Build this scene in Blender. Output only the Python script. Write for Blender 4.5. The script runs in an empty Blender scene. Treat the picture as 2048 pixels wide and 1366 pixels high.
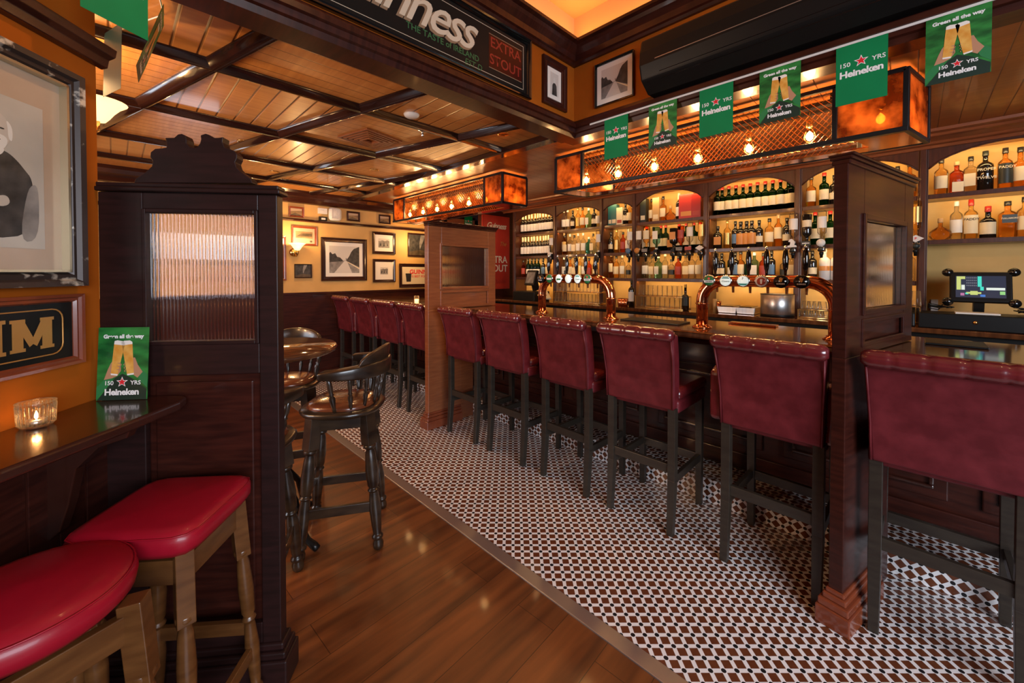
import bpy, math, random
from mathutils import Vector, Matrix
random.seed(7)
S = bpy.context.scene; COL = S.collection
R = math.radians
# ---------------------------------------------------------------- camera, world, lights, exposure
CAMZ = 1.45
cd = bpy.data.cameras.new('camera'); cam = bpy.data.objects.new('camera', cd); COL.objects.link(cam)
cam.location = (0, 0, CAMZ); cam.rotation_euler = (R(90 - 0.95), 0, R(-44.85))
cd.sensor_width = 36; cd.lens = 802 / 2048 * 36; cd.shift_y = -124 / 2048; cd.clip_start = 0.05
S.camera = cam
S.view_settings.view_transform = 'Standard'; S.view_settings.look = 'None'
S.view_settings.exposure = 0.0; S.view_settings.gamma = 1
S.view_settings.use_curve_mapping = False
W = bpy.data.worlds.new('world'); S.world = W; W.use_nodes = True
W.node_tree.nodes['Background'].inputs[0].default_value = (0.75, 0.78, 1.0, 1)
W.node_tree.nodes['Background'].inputs[1].default_value = 0.05
try:
    S.cycles.max_bounces = 9; S.cycles.transparent_max_bounces = 32; S.cycles.caustics_reflective = False
    S.cycles.caustics_refractive = False; S.cycles.sample_clamp_indirect = 4.0; S.cycles.use_denoising = True
    S.cycles.diffuse_bounces = 4; S.cycles.glossy_bounces = 4; S.cycles.transmission_bounces = 6
except Exception: pass
WARM = (1.0, 0.56, 0.22); ORANGE = (1.0, 0.40, 0.09); COOL = (0.80, 0.88, 1.0)
def area(name, loc, target, sx, sy, watts, col, spread=180):
    l = bpy.data.lights.new(name, 'AREA'); l.shape = 'RECTANGLE'; l.size = sx; l.size_y = sy
    l.energy = watts; l.color = col; l.spread = R(spread)
    o = bpy.data.objects.new(name, l); COL.objects.link(o); o.location = loc
    d = Vector(target) - Vector(loc); q = d.to_track_quat('-Z', 'Y')
    o.rotation_euler = q.to_euler(); return o
def bar_light(name, p0, p1, width, aim, watts, col, spread=180):
    """long thin area light between p0 and p1 shining along aim"""
    l = bpy.data.lights.new(name, 'AREA'); l.shape = 'RECTANGLE'
    p0, p1, aim = Vector(p0), Vector(p1), Vector(aim).normalized()
    x = (p1 - p0); L = x.length; x.normalize(); z = -aim; y = z.cross(x)
    l.size = L; l.size_y = width; l.energy = watts; l.color = col; l.spread = R(spread)
    o = bpy.data.objects.new(name, l); COL.objects.link(o)
    m = Matrix((x, y, z)).transposed().to_4x4(); m.translation = (p0 + p1) / 2; o.matrix_world = m; return o
def point(name, loc, watts, col, rad=0.02):
    l = bpy.data.lights.new(name, 'POINT'); l.energy = watts; l.color = col; l.shadow_soft_size = rad
    o = bpy.data.objects.new(name, l); COL.objects.link(o); o.location = loc; return o
def spot(name, loc, watts, col, ang=110, blend=0.9, target=None):
    l = bpy.data.lights.new(name, 'SPOT'); l.energy = watts; l.color = col; l.spot_size = R(ang); l.spot_blend = blend
    l.shadow_soft_size = 0.04
    o = bpy.data.objects.new(name, l); COL.objects.link(o); o.location = loc
    if target: o.rotation_euler = (Vector(target) - Vector(loc)).to_track_quat('-Z', 'Y').to_euler()
    return o
# daylight from the street windows behind the camera and from the left
area('daylight_front', (-0.1, -2.6, 1.75), (1.8, 1.2, 0.2), 2.6, 1.3, 118, COOL, 140)
area('daylight_left', (-2.9, 3.3, 1.45), (2, 3.6, 2.0), 2.4, 1.3, 80, COOL)
for x, y, w in ((-1.3, -.9, 4), (1.3, -2.0, 9), (-2.3, 3.3, 34), (-1.0, 2.7, 52), (-.55, 2.25, 16)): point('warm_fill', (x, y, 1.75), w, (1.0, .55, .22), .08)  # unseen warm fill points, added to brighten the board ceiling
# warm light strips of the back bar, cove and room
for z, w, y0 in ((2.335, 15, -1.2), (2.008, 14, -1.2), (1.662, 11, 0.0), (1.35, 13, 0.0)):
    bar_light('shelf_strip', (4.435, y0, z), (4.435, 4.3, z), 0.02, (0.8, 0, -0.6), w, (1.0, 0.62, 0.24))
bar_light('cove_strip_side', (2.40, -2.5, 3.135), (2.40, 1.75, 3.135), 0.05, (-0.35, 0, 1), 9, (1.0, .46, .12))
bar_light('cove_strip_back', (-2.5, 1.75, 3.135), (2.40, 1.75, 3.135), 0.05, (0, -0.35, 1), 10, (1.0, .46, .12))
DOWN = [(1.45, 2.95), (2.1, 2.2), (0.75, 3.8), (1.9, 3.9), (1.2, 4.7), (0.1, 4.9), (-0.6, 3.6)]
for x, y in DOWN: spot('downlight', (x, y, 2.47), 14, (1.0, 0.58, 0.25), 120)
for x, y in ((1.6, -0.6), (0.9, 0.7), (1.9, 0.9)): spot('recess_downlight', (x, y, 3.28), 7, (1.0, 0.62, 0.32), 70)
spot('recess_downlight', (.75, 1.0, 3.28), 34, (1.0, .55, .22), 62, target=(-.15, 1.75, 1.9))
for y in (-0.6, 0.6, 1.9, 3.2, 4.4): spot('aisle_downlight', (3.62, y, 2.47), 12, (1.0, 0.55, 0.22), 130)
# ---------------------------------------------------------------- pixel -> plane helper (camera rays onto real planes)
_Y = R(44.85); _P = R(-0.95)
_fw = Vector((math.sin(_Y) * math.cos(_P), math.cos(_Y) * math.cos(_P), math.sin(_P)))
_rt = Vector((math.cos(_Y), -math.sin(_Y), 0)); _up = _rt.cross(_fw)
def hit(px, py, ax, val):
    d = _rt * ((px - 1024) / 802) - _up * ((py - 559) / 802) + _fw
    i = 'xyz'.index(ax); c = Vector((0, 0, CAMZ)); return c + d * ((val - c[i]) / d[i])
# left wall frame: a = along the wall, s = distance out into the room
DW = Vector((.6227, .7825, 0)); NW = Vector((.7825, -.6227, 0)); N0 = -1.2189
WM = Matrix((DW, -NW, Vector((0, 0, 1)))).transposed().to_4x4(); WM.translation = NW * N0   # local (a, -s, z)
def booth_hit(px, py, a=1.478):
    d = _rt * ((px - 1024) / 802) - _up * ((py - 559) / 802) + _fw
    c = Vector((0, 0, CAMZ)); p = c + d * (a / d.dot(DW)); return p.dot(NW) - N0, p.z
# ---------------------------------------------------------------- mesh builder
class MB:
    def __init__(s): s.v = []; s.f = []; s.m = []; s.sm = []
    def add(s, vs, fs, mi=0, M=None, smooth=False):
        b = len(s.v)
        s.v += [tuple(M @ Vector(p)) if M else tuple(p) for p in vs]
        for f in fs: s.f.append([b + i for i in f]); s.m.append(mi); s.sm.append(smooth)
    def box(s, lo, hi, mi=0, M=None):
        x0, y0, z0 = lo; x1, y1, z1 = hi
        s.add([(x0,y0,z0),(x1,y0,z0),(x1,y1,z0),(x0,y1,z0),(x0,y0,z1),(x1,y0,z1),(x1,y1,z1),(x0,y1,z1)],
              [(3,2,1,0),(4,5,6,7),(0,1,5,4),(1,2,6,5),(2,3,7,6),(3,0,4,7)], mi, M); return s
    def beam(s, p0, p1, w, h, mi=0, w1=None, h1=None, up=(0,0,1), M=None):
        p0, p1 = Vector(p0), Vector(p1); z = (p1 - p0).normalized(); u = Vector(up)
        if abs(z.dot(u)) > .98: u = Vector((1, 0, 0))
        x = u.cross(z).normalized(); y = z.cross(x)
        w1 = w if w1 is None else w1; h1 = h if h1 is None else h1
        vs = []
        for p, a, b in ((p0, w/2, h/2), (p1, w1/2, h1/2)):
            vs += [p - x*a - y*b, p + x*a - y*b, p + x*a + y*b, p - x*a + y*b]
        s.add(vs, [(3,2,1,0),(4,5,6,7),(0,1,5,4),(1,2,6,5),(2,3,7,6),(3,0,4,7)], mi, M); return s
    def tube(s, pts, r, n=10, mi=0, closed=False, M=None, caps=True):
        pts = [Vector(p) for p in pts]; rs = r if isinstance(r, (list, tuple)) else [r] * len(pts)
        vs = []; fs = []; prev = None; N = len(pts)
        for i, p in enumerate(pts):
            t = (pts[min(i+1, N-1)] - pts[max(i-1, 0)]) if not closed else (pts[(i+1) % N] - pts[i-1])
            t.normalize()
            if prev is None:
                u = Vector((0, 0, 1)) if abs(t.z) < .9 else Vector((1, 0, 0)); prev = u.cross(t).normalized()
            prev = (prev - t * prev.dot(t)).normalized(); q = t.cross(prev)
            for k in range(n):
                a = 2 * math.pi * k / n; vs.append(p + (prev * math.cos(a) + q * math.sin(a)) * rs[i])
        for i in range(N if closed else N - 1):
            j = (i + 1) % N
            for k in range(n): fs.append((i*n + k, i*n + (k+1) % n, j*n + (k+1) % n, j*n + k))
        if caps and not closed: fs.append(tuple(range(n))[::-1]); fs.append(tuple((N-1)*n + k for k in range(n)))
        s.add(vs, fs, mi, M, True); return s
    def lathe(s, prof, n=16, mi=0, M=None, sq=0, smooth=True, sy=1, open_end=False):
        """prof list of (r, z); sq>0 squares the section"""
        vs = []; fs = []
        for r, z in prof:
            for k in range(n):
                a = 2 * math.pi * (k + .5) / n; c, d = math.cos(a), math.sin(a)
                if sq: q = (abs(c)**sq + abs(d)**sq) ** (-1 / sq)
                else: q = 1
                vs.append((r * q * c, r * q * d * sy, z))
        m = len(prof)
        for i in range(m - 1):
            for k in range(n): fs.append((i*n + k, i*n + (k+1) % n, (i+1)*n + (k+1) % n, (i+1)*n + k))
        if prof[0][0] > 1e-5 and not open_end: fs.append(tuple(range(n))[::-1])
        if prof[-1][0] > 1e-5: fs.append(tuple((m-1)*n + k for k in range(n)))
        s.add(vs, fs, mi, M, smooth); return s
    def prism(s, poly, z0, z1, mi=0, M=None, axis='z'):
        """extrude 2-D polygon; axis z: (x,y)->z ; axis y: (x,z)->y ; axis x: (y,z)->x"""
        n = len(poly)
        def P(a, b, t): return {'z': (a, b, t), 'y': (a, t, b), 'x': (t, a, b)}[axis]
        vs = [P(a, b, z0) for a, b in poly] + [P(a, b, z1) for a, b in poly]
        fs = [tuple(range(n))[::-1], tuple(range(n, 2*n))] + [(i, (i+1) % n, n + (i+1) % n, n + i) for i in range(n)]
        s.add(vs, fs, mi, M); return s
    def flat(s, poly, z=0, mi=0, M=None):
        s.add([(a, b, z) for a, b in poly], [tuple(range(len(poly)))], mi, M); return s
    def sweep(s, prof, p0, p1, out, mi=0, up=(0, 0, 1), smooth=False, caps=True, m0=0, m1=0):
        """profile (o, u) = (outward, up) offsets swept p0->p1; m0/m1 = mitre slope along the path per outward unit"""
        p0, p1, o, u = Vector(p0), Vector(p1), Vector(out), Vector(up); t = (p1 - p0).normalized(); n = len(prof)
        vs = [p0 + o*a + u*b + t*(a*m0) for a, b in prof] + [p1 + o*a + u*b + t*(a*m1) for a, b in prof]
        fs = [(i, (i+1) % n, n + (i+1) % n, n + i) for i in range(n)]
        if caps: fs += [tuple(range(n))[::-1], tuple(range(n, 2*n))]
        s.add(vs, fs, mi, None, smooth); return s
    def build(s, name, mats, parent=None, M=None, bevel=0, seg=2, sub=0, angle=40):
        me = bpy.data.meshes.new(name); me.from_pydata(s.v, [], s.f)
        mats = mats if isinstance(mats, (list, tuple)) else [mats]
        for m in mats: me.materials.append(m)
        me.polygons.foreach_set('material_index', s.m); me.polygons.foreach_set('use_smooth', s.sm)
        import bmesh
        b = bmesh.new(); b.from_mesh(me); bmesh.ops.recalc_face_normals(b, faces=b.faces); b.to_mesh(me); b.free()
        me.update()
        o = bpy.data.objects.new(name, me); COL.objects.link(o)
        if parent: o.parent = parent
        if M is not None: o.matrix_local = M
        if bevel:
            md = o.modifiers.new('bevel', 'BEVEL'); md.width = bevel; md.segments = seg; md.limit_method = 'ANGLE'; md.angle_limit = R(angle)
        if sub:
            md = o.modifiers.new('sub', 'SUBSURF'); md.levels = sub; md.render_levels = sub
            for p in me.polygons: p.use_smooth = True
        return o
def tag(o, label, cat, group=None, kind=None):
    if label:
        o['label'] = label
    if cat: o['category'] = cat
    if group: o['group'] = group
    if kind: o['kind'] = kind
    return o
def struct(o, label=None, cat=None):
    o['kind'] = 'structure'
    if label: o['label'] = label
    if cat: o['category'] = cat
    return o
def empty(name, loc, rz=0, M=None):
    o = bpy.data.objects.new(name, None); COL.objects.link(o); o.empty_display_size = .05
    if M is not None: o.matrix_world = M
    else: o.location = loc; o.rotation_euler = (0, 0, rz)
    return o
def copy_tree(o, parent=None):
    c = o.copy(); COL.objects.link(c); c.parent = parent
    for ch in list(o.children): copy_tree(ch, c)
    return c
_tc = {}
def text_obj(s, size, mat, parent, M, name='lettering', shear=0, bold=0.0, align='CENTER', space=1.0):
    key = (s, size, shear, bold, align, space)
    if key not in _tc:
        cu = bpy.data.curves.new('t', 'FONT'); cu.body = s; cu.size = size; cu.shear = shear; cu.offset = bold
        cu.align_x = align; cu.align_y = 'CENTER'; cu.space_character = space; cu.resolution_u = 3; cu.extrude = 0
        t = bpy.data.objects.new('t', cu); COL.objects.link(t)
        dg = bpy.context.evaluated_depsgraph_get(); dg.update()
        me = bpy.data.meshes.new_from_object(t.evaluated_get(dg)); bpy.data.objects.remove(t); bpy.data.curves.remove(cu)
        _tc[key] = me
    me = _tc[key].copy(); me.materials.clear(); me.materials.append(mat)
    o = bpy.data.objects.new(name, me); COL.objects.link(o); o.parent = parent; o.matrix_local = M; return o
def frame_M(origin, right, up):
    r, u = Vector(right).normalized(), Vector(up).normalized(); n = r.cross(u)
    m = Matrix((r, u, n)).transposed().to_4x4(); m.translation = Vector(origin); return m
def T(x=0, y=0, z=0): return Matrix.Translation((x, y, z))
# ---------------------------------------------------------------- materials
def mat(name, col, rough=.5, metal=0, spec=.5, coat=0, emit=None, es=0, alpha=1):
    m = bpy.data.materials.new(name); m.use_nodes = True; b = m.node_tree.nodes['Principled BSDF']
    b.inputs['Base Color'].default_value = (*col, 1); b.inputs['Roughness'].default_value = rough
    b.inputs['Metallic'].default_value = metal; b.inputs['Specular IOR Level'].default_value = spec
    b.inputs['Coat Weight'].default_value = coat; b.inputs['Coat Roughness'].default_value = .08
    if emit: b.inputs['Emission Color'].default_value = (*emit, 1); b.inputs['Emission Strength'].default_value = es
    return m
def nd(m, t, **k):
    n = m.node_tree.nodes.new(t)
    for a, v in k.items(): setattr(n, a, v)
    return n
def lk(m, a, b): m.node_tree.links.new(a, b)
def math_n(m, op, a, b=None):
    n = nd(m, 'ShaderNodeMath', operation=op)
    for i, x in enumerate((a, b)):
        if x is None: continue
        if isinstance(x, (int, float)): n.inputs[i].default_value = x
        else: lk(m, x, n.inputs[i])
    return n.outputs[0]
def noisy(name, c1, c2, scale=8, rough=.5, stretch=(1, 1, 1), detail=6, metal=0, bump=0, coat=0, spec=.5, r2=None, coord='Object', p0=.35, p1=.7):
    m = mat(name, c1, rough, metal, spec, coat); b = m.node_tree.nodes['Principled BSDF']
    tc = nd(m, 'ShaderNodeTexCoord'); mp = nd(m, 'ShaderNodeMapping'); mp.inputs['Scale'].default_value = stretch
    lk(m, tc.outputs[coord], mp.inputs[0]); n = nd(m, 'ShaderNodeTexNoise'); n.inputs['Scale'].default_value = scale
    n.inputs['Detail'].default_value = detail; lk(m, mp.outputs[0], n.inputs['Vector'])
    cr = nd(m, 'ShaderNodeValToRGB'); cr.color_ramp.elements[0].color = (*c1, 1); cr.color_ramp.elements[1].color = (*c2, 1)
    cr.color_ramp.elements[0].position = p0; cr.color_ramp.elements[1].position = p1
    lk(m, n.outputs[0], cr.inputs[0]); lk(m, cr.outputs[0], b.inputs['Base Color'])
    if r2 is not None:
        mr = nd(m, 'ShaderNodeMapRange'); mr.inputs[3].default_value = rough; mr.inputs[4].default_value = r2
        lk(m, n.outputs[0], mr.inputs[0]); lk(m, mr.outputs[0], b.inputs['Roughness'])
    if bump:
        bp = nd(m, 'ShaderNodeBump'); bp.inputs['Strength'].default_value = bump; bp.inputs['Distance'].default_value = .01
        lk(m, n.outputs[0], bp.inputs['Height']); lk(m, bp.outputs[0], b.inputs['Normal'])
    return m
def glassy(name, col, gloss=.16, rough=.02, dens=1.0):
    """thin coloured glass: tinted transparency with a fresnel sheen"""
    m = bpy.data.materials.new(name); m.use_nodes = True; nt = m.node_tree; nt.nodes.clear()
    out = nd(m, 'ShaderNodeOutputMaterial'); tr = nd(m, 'ShaderNodeBsdfTransparent'); tr.inputs[0].default_value = (*col, 1)
    gl = nd(m, 'ShaderNodeBsdfGlossy'); gl.inputs['Roughness'].default_value = rough; gl.inputs[0].default_value = (1, 1, 1, 1)
    lw = nd(m, 'ShaderNodeLayerWeight'); lw.inputs[0].default_value = gloss
    mx = nd(m, 'ShaderNodeMixShader'); lk(m, lw.outputs['Facing'], mx.inputs[0]); 
    if gloss < .9:
        f = math_n(m, 'MULTIPLY', lw.outputs['Fresnel'], .8); lk(m, f, mx.inputs[0])
    lk(m, tr.outputs[0], mx.inputs[1]); lk(m, gl.outputs[0], mx.inputs[2]); lk(m, mx.outputs[0], out.inputs[0])
    return m
def milky(m, k, col=(.9, .88, .84)):
    nt = m.node_tree; out = [n for n in nt.nodes if n.type == 'OUTPUT_MATERIAL'][0]; src = out.inputs[0].links[0].from_socket
    tl = nd(m, 'ShaderNodeBsdfTranslucent'); tl.inputs[0].default_value = (*col, 1); mx = nd(m, 'ShaderNodeMixShader'); mx.inputs[0].default_value = k
    lk(m, src, mx.inputs[1]); lk(m, tl.outputs[0], mx.inputs[2]); lk(m, mx.outputs[0], out.inputs[0])
def planks(name, c1, c2, axis, pitch, rough, coat=0, groove=.03, rot=0):
    """boards running along one axis; `axis` is the coordinate across them"""
    m = noisy(name, c1, c2, 3, rough, (1, 14, 1) if axis == 0 else (14, 1, 1), coat=coat)
    if rot:
        for n in m.node_tree.nodes:
            if n.type == 'MAPPING': n.inputs['Rotation'].default_value = (0, 0, rot)
    b = m.node_tree.nodes['Principled BSDF']; tc = nd(m, 'ShaderNodeTexCoord'); mp = nd(m, 'ShaderNodeMapping')
    mp.inputs['Rotation'].default_value = (0, 0, rot)
    sx = nd(m, 'ShaderNodeSeparateXYZ'); lk(m, tc.outputs['Object'], mp.inputs[0]); lk(m, mp.outputs[0], sx.inputs[0])
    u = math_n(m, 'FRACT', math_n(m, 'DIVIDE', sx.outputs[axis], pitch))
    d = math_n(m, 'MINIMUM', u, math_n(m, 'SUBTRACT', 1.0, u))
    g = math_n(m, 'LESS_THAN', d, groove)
    h = math_n(m, 'MINIMUM', math_n(m, 'DIVIDE', d, groove * 1.6), 1.0)
    bp = nd(m, 'ShaderNodeBump'); bp.inputs['Strength'].default_value = .9; bp.inputs['Distance'].default_value = .004
    lk(m, h, bp.inputs['Height']); lk(m, bp.outputs[0], b.inputs['Normal'])
    src = b.inputs['Base Color'].links[0].from_socket
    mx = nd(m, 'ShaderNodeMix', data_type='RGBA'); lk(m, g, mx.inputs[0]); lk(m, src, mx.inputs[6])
    mx.inputs[7].default_value = tuple(x * .45 for x in c1) + (1,); lk(m, mx.outputs[2], b.inputs['Base Color'])  # gap shade between boards painted in as a darker groove colour
    return m, mx
M = {}
M['mahogany'] = noisy('mahogany', (.026, .006, .004), (.055, .012, .007), 6, .32, (1, 1, 9), coat=.12, spec=.3)
M['mahogany_x'] = noisy('mahogany_x', (.028, .006, .004), (.058, .013, .007), 6, .3, (9, 1, 1), coat=.2, spec=.3)
M['mid_wood'] = noisy('mid_wood', (.22, .062, .022), (.30, .095, .034), 6, .32, (1, 1, 9), coat=.2)
M['booth_wood'] = noisy('booth_wood', (.016, .006, .005), (.028, .009, .008), 7, .45, (1, 1, 9), coat=.03, spec=.3)
M['dark_trim'] = noisy('dark_trim', (.030, .008, .005), (.05, .014, .009), 6, .2, coat=.5)
M['shelf_wood'] = noisy('shelf_wood', (.060, .016, .007), (.10, .028, .012), 6, .35, (1, 9, 1), coat=.2)
M['counter_wood'] = noisy('counter_wood', (.07, .024, .010), (.15, .055, .02), 4, .10, (1, 8, 1), coat=.6)
M['ebony'] = noisy('ebony', (.022, .016, .012), (.034, .026, .018), 9, .34, (1, 1, 6))
M['ebony_worn'] = noisy('ebony_worn', (.014, .007, .004), (.045, .024, .012), 7, .28, (1, 1, 3), coat=.3)
M['oak_leg'] = noisy('oak_leg', (.085, .030, .008), (.15, .058, .016), 7, .3, (1, 1, 5), coat=.25)
M['red_leather'] = noisy('red_leather', (.085, .006, .009), (.145, .015, .020), 14, .5, coat=.04, spec=.3, bump=.08, detail=9)
M['red_gloss'] = noisy('glossy_red_leather', (.09, .008, .010), (.14, .014, .018), 14, .25, coat=.7, bump=.05)
M['red_vinyl'] = noisy('red_vinyl', (.27, .004, .014), (.34, .006, .020), 5, .38, coat=.12, spec=.35)
M['tan_leather'] = noisy('tan_leather', (.10, .022, .008), (.19, .05, .016), 9, .25, coat=.5)
M['ochre_wall'] = noisy('ochre_wall', (.34, .080, .006), (.41, .105, .009), 3, .8, spec=.08)
M['yellow_wall'] = noisy('yellow_wall', (.62, .36, .11), (.70, .42, .14), 5, .55)
M['bar_wall'] = noisy('bar_wall', (.74, .43, .12), (.82, .51, .16), 5, .6)
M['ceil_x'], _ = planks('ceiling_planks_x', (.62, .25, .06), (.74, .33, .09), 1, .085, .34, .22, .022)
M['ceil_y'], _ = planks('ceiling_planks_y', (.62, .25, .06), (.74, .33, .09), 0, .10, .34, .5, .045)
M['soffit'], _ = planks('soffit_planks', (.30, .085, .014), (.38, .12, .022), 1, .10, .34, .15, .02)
M['match'], _ = planks('matchboard', (.040, .009, .006), (.070, .017, .010), 0, .085, .3, .3, .03)
M['cove'] = mat('cove_plaster', (.66, .36, .15), .7)
M['batten'] = noisy('batten', (.022, .007, .005), (.036, .012, .008), 6, .16, coat=.8)
M['yellow_floor_wood'] = None
M['black'] = mat('black_plastic', (.006, .006, .006), .4, spec=.25)
M['black_gloss'] = mat('black_gloss', (.006, .006, .006), .08, coat=.6)
M['iron'] = mat('black_iron', (.015, .013, .012), .3, .6)
M['frame_steel'] = mat('blackened_steel', (.035, .033, .036), .32, .7)
M['copper'] = noisy('copper', (.74, .27, .12), (.82, .33, .16), 4, .13, metal=1)
M['mesh_copper'] = mat('expanded_brass', (.62, .28, .10), .3, 1)
M['brass'] = mat('brass', (.72, .45, .16), .22, 1)
M['steel'] = noisy('brushed_steel', (.62, .60, .58), (.74, .72, .70), 3, .34, (20, 20, 1), metal=1)
M['chrome'] = mat('chrome', (.75, .75, .75), .08, 1)
M['alu'] = mat('aluminium_edging', (.46, .42, .40), .33, .85)
M['white'] = mat('white_plastic', (.75, .72, .68), .45)
M['cream'] = mat('cream_paper', (.80, .68, .45), .6)
M['paper'] = mat('white_paper', (.82, .78, .70), .6)
M['grey_print'] = noisy('grey_print', (.16, .15, .14), (.34, .32, .29), 14, .5)
M['dark_print'] = noisy('dark_print', (.02, .02, .02), (.07, .065, .06), 22, .5)
M['sky_print'] = mat('sky_print', (.62, .58, .52), .5)
M['sepia'] = noisy('sepia_print', (.16, .10, .05), (.34, .22, .11), 9, .4)
M['sepia_dark'] = noisy('sepia_dark', (.05, .035, .02), (.14, .10, .06), 12, .4)
M['old_paper'] = noisy('old_paper', (.42, .30, .20), (.54, .42, .31), 2.5, .35, coat=.25)
M['portrait_bg'] = noisy('portrait_bg', (.40, .37, .31), (.58, .54, .46), 3, .35, coat=.25)
M['skin_print'] = mat('skin_print', (.50, .45, .38), .5)
M['hair_print'] = mat('hair_print', (.66, .64, .58), .5)
M['flag_green'] = noisy('flag_green', (.002, .19, .06), (.003, .22, .07), 5, .5, spec=.25)
M['poster_green'] = noisy('poster_green', (.006, .085, .018), (.035, .30, .055), 9, .4, (1, 3, 1))
M['poster_dark'] = mat('poster_dark', (.008, .030, .020), .45)
M['sleeve'] = mat('sleeve_green', (.02, .20, .06), .5)
M['hand'] = mat('hand_print', (.50, .25, .14), .5)
M['beer'] = noisy('beer_print', (.72, .30, .04), (.85, .50, .12), 30, .4)
M['foam'] = mat('foam_print', (.90, .84, .76), .5)
M['star_red'] = mat('star_red', (.75, .02, .03), .4)
M['ink_white'] = mat('ink_white', (.86, .86, .84), .5)
M['ink_cream'] = mat('ink_cream', (.66, .55, .40), .4)
M['ink_shadow'] = mat('ink_shadow', (.26, .17, .10), .4)
M['ink_green'] = mat('ink_green', (.03, .14, .05), .4)
M['ink_red'] = mat('ink_red', (.26, .02, .015), .35)
M['ink_black'] = mat('ink_black', (.02, .02, .02), .5)
M['mirror_black'] = mat('black_mirror', (.012, .011, .010), .32, spec=.12)
M['sign_red'] = noisy('sign_red', (.36, .022, .012), (.44, .035, .018), 4, .4)
M['gold'] = mat('gold_leaf', (.55, .27, .07), .35, .5)
M['gold_frame'] = noisy('worn_frame', (.05, .035, .03), (.62, .55, .45), 20, .4, (1, 1, 1), metal=.3, p0=.58, p1=.66)
M['frame_bead'] = mat('frame_bead', (.62, .52, .34), .3, .8)
M['frame_red'] = noisy('red_brown_frame', (.17, .035, .014), (.26, .06, .022), 8, .25, coat=.4)
M['frame_dark'] = mat('dark_frame', (.030, .010, .007), .22, coat=.5)
M['candle_glow'] = mat('candle_glow', (.9, .7, .5), .5, emit=(1, .42, .12), es=6)
M['bulb'] = glassy('bulb_glass', (1.0, .80, .50), .10)
M['filament'] = mat('filament_glow', (1, .8, .5), .3, emit=(1.0, .66, .30), es=90)
M['shade_glow'] = mat('shade_glow', (.9, .75, .5), .4, emit=(1.0, .62, .26), es=2.2)
M['led'] = mat('badge_white', (.85, .88, .85), .3, emit=(.85, 1, .9), es=.5)
M['teal'] = mat('teal_card', (.02, .12, .13), .4)
M['red_card'] = mat('red_card', (.45, .03, .02), .35)
M['tan_card'] = mat('tan_card', (.55, .34, .14), .5)
M['g_clear'] = glassy('clear_glass', (.93, .92, .90), .22)
M['g_pint'] = glassy('pint_glass', (.99, .98, .96), .22, .05)
M['g_amber'] = glassy('amber_glass', (.95, .68, .36), .2)
M['g_gold'] = glassy('golden_glass', (.98, .84, .56), .2)
M['g_ruby'] = glassy('ruby_glass', (.80, .32, .18), .2)
M['g_green'] = glassy('green_glass', (.06, .22, .07), .2)
milky(M['g_pint'], .13, (1, .97, .92)); milky(M['g_clear'], .08)
M['g_dark'] = mat('dark_glass', (.010, .008, .006), .06, spec=.7)
M['g_blue'] = glassy('blue_glass', (.25, .62, .80), .2)
M['g_teal'] = glassy('sea_glass', (.45, .68, .66), .2)
M['cap_black'] = mat('cap_black', (.015, .014, .014), .35)
M['cap_red'] = mat('cap_red', (.35, .02, .015), .3)
M['cap_gold'] = mat('cap_gold', (.60, .38, .12), .3, .8)
M['cap_cork'] = mat('cap_cork', (.45, .28, .14), .7)
M['cap_white'] = mat('cap_white', (.7, .68, .62), .4)
M['lab_dark'] = mat('label_dark', (.02, .025, .02), .45)
M['lab_red'] = mat('label_red', (.40, .05, .03), .45)
M['lab_blue'] = mat('label_blue', (.10, .20, .35), .45)
M['lab_orange'] = mat('label_orange', (.62, .26, .06), .45)
# amber mica panels of the bar lights
def mica():
    m = bpy.data.materials.new('amber_mica'); m.use_nodes = True; m.node_tree.nodes.clear()
    out = nd(m, 'ShaderNodeOutputMaterial'); tc = nd(m, 'ShaderNodeTexCoord'); n = nd(m, 'ShaderNodeTexNoise')
    n.inputs['Scale'].default_value = 9; n.inputs['Detail'].default_value = 8; lk(m, tc.outputs['Object'], n.inputs['Vector'])
    cr = nd(m, 'ShaderNodeValToRGB'); cr.color_ramp.elements[0].color = (.11, .024, .006, 1); cr.color_ramp.elements[1].color = (.66, .27, .07, 1)
    cr.color_ramp.elements[0].position = .38; cr.color_ramp.elements[1].position = .68; lk(m, n.outputs[0], cr.inputs[0])
    tl = nd(m, 'ShaderNodeBsdfTranslucent'); gl = nd(m, 'ShaderNodeBsdfGlossy'); gl.inputs['Roughness'].default_value = .22
    df = nd(m, 'ShaderNodeBsdfDiffuse'); lk(m, cr.outputs[0], df.inputs[0])
    gl.inputs[0].default_value = (.9, .5, .25, 1); lk(m, cr.outputs[0], tl.inputs[0])
    m1 = nd(m, 'ShaderNodeMixShader'); m1.inputs[0].default_value = .3; lk(m, tl.outputs[0], m1.inputs[1]); lk(m, df.outputs[0], m1.inputs[2])
    m2 = nd(m, 'ShaderNodeMixShader'); m2.inputs[0].default_value = .12; lk(m, m1.outputs[0], m2.inputs[1]); lk(m, gl.outputs[0], m2.inputs[2])
    tr = nd(m, 'ShaderNodeBsdfTransparent'); tr.inputs[0].default_value = (1, .62, .25, 1); m3 = nd(m, 'ShaderNodeMixShader'); m3.inputs[0].default_value = .16
    lk(m, m2.outputs[0], m3.inputs[1]); lk(m, tr.outputs[0], m3.inputs[2]); lk(m, m3.outputs[0], out.inputs[0]); return m
M['mica'] = mica()
def fluted(name='fluted_glass'):
    m = bpy.data.materials.new(name); m.use_nodes = True; b = m.node_tree.nodes['Principled BSDF']
    b.inputs['Base Color'].default_value = (.96, .95, .93, 1); b.inputs['Transmission Weight'].default_value = 1
    b.inputs['Roughness'].default_value = .03; b.inputs['IOR'].default_value = 1.45; return m
M['fluted'] = fluted()
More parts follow.
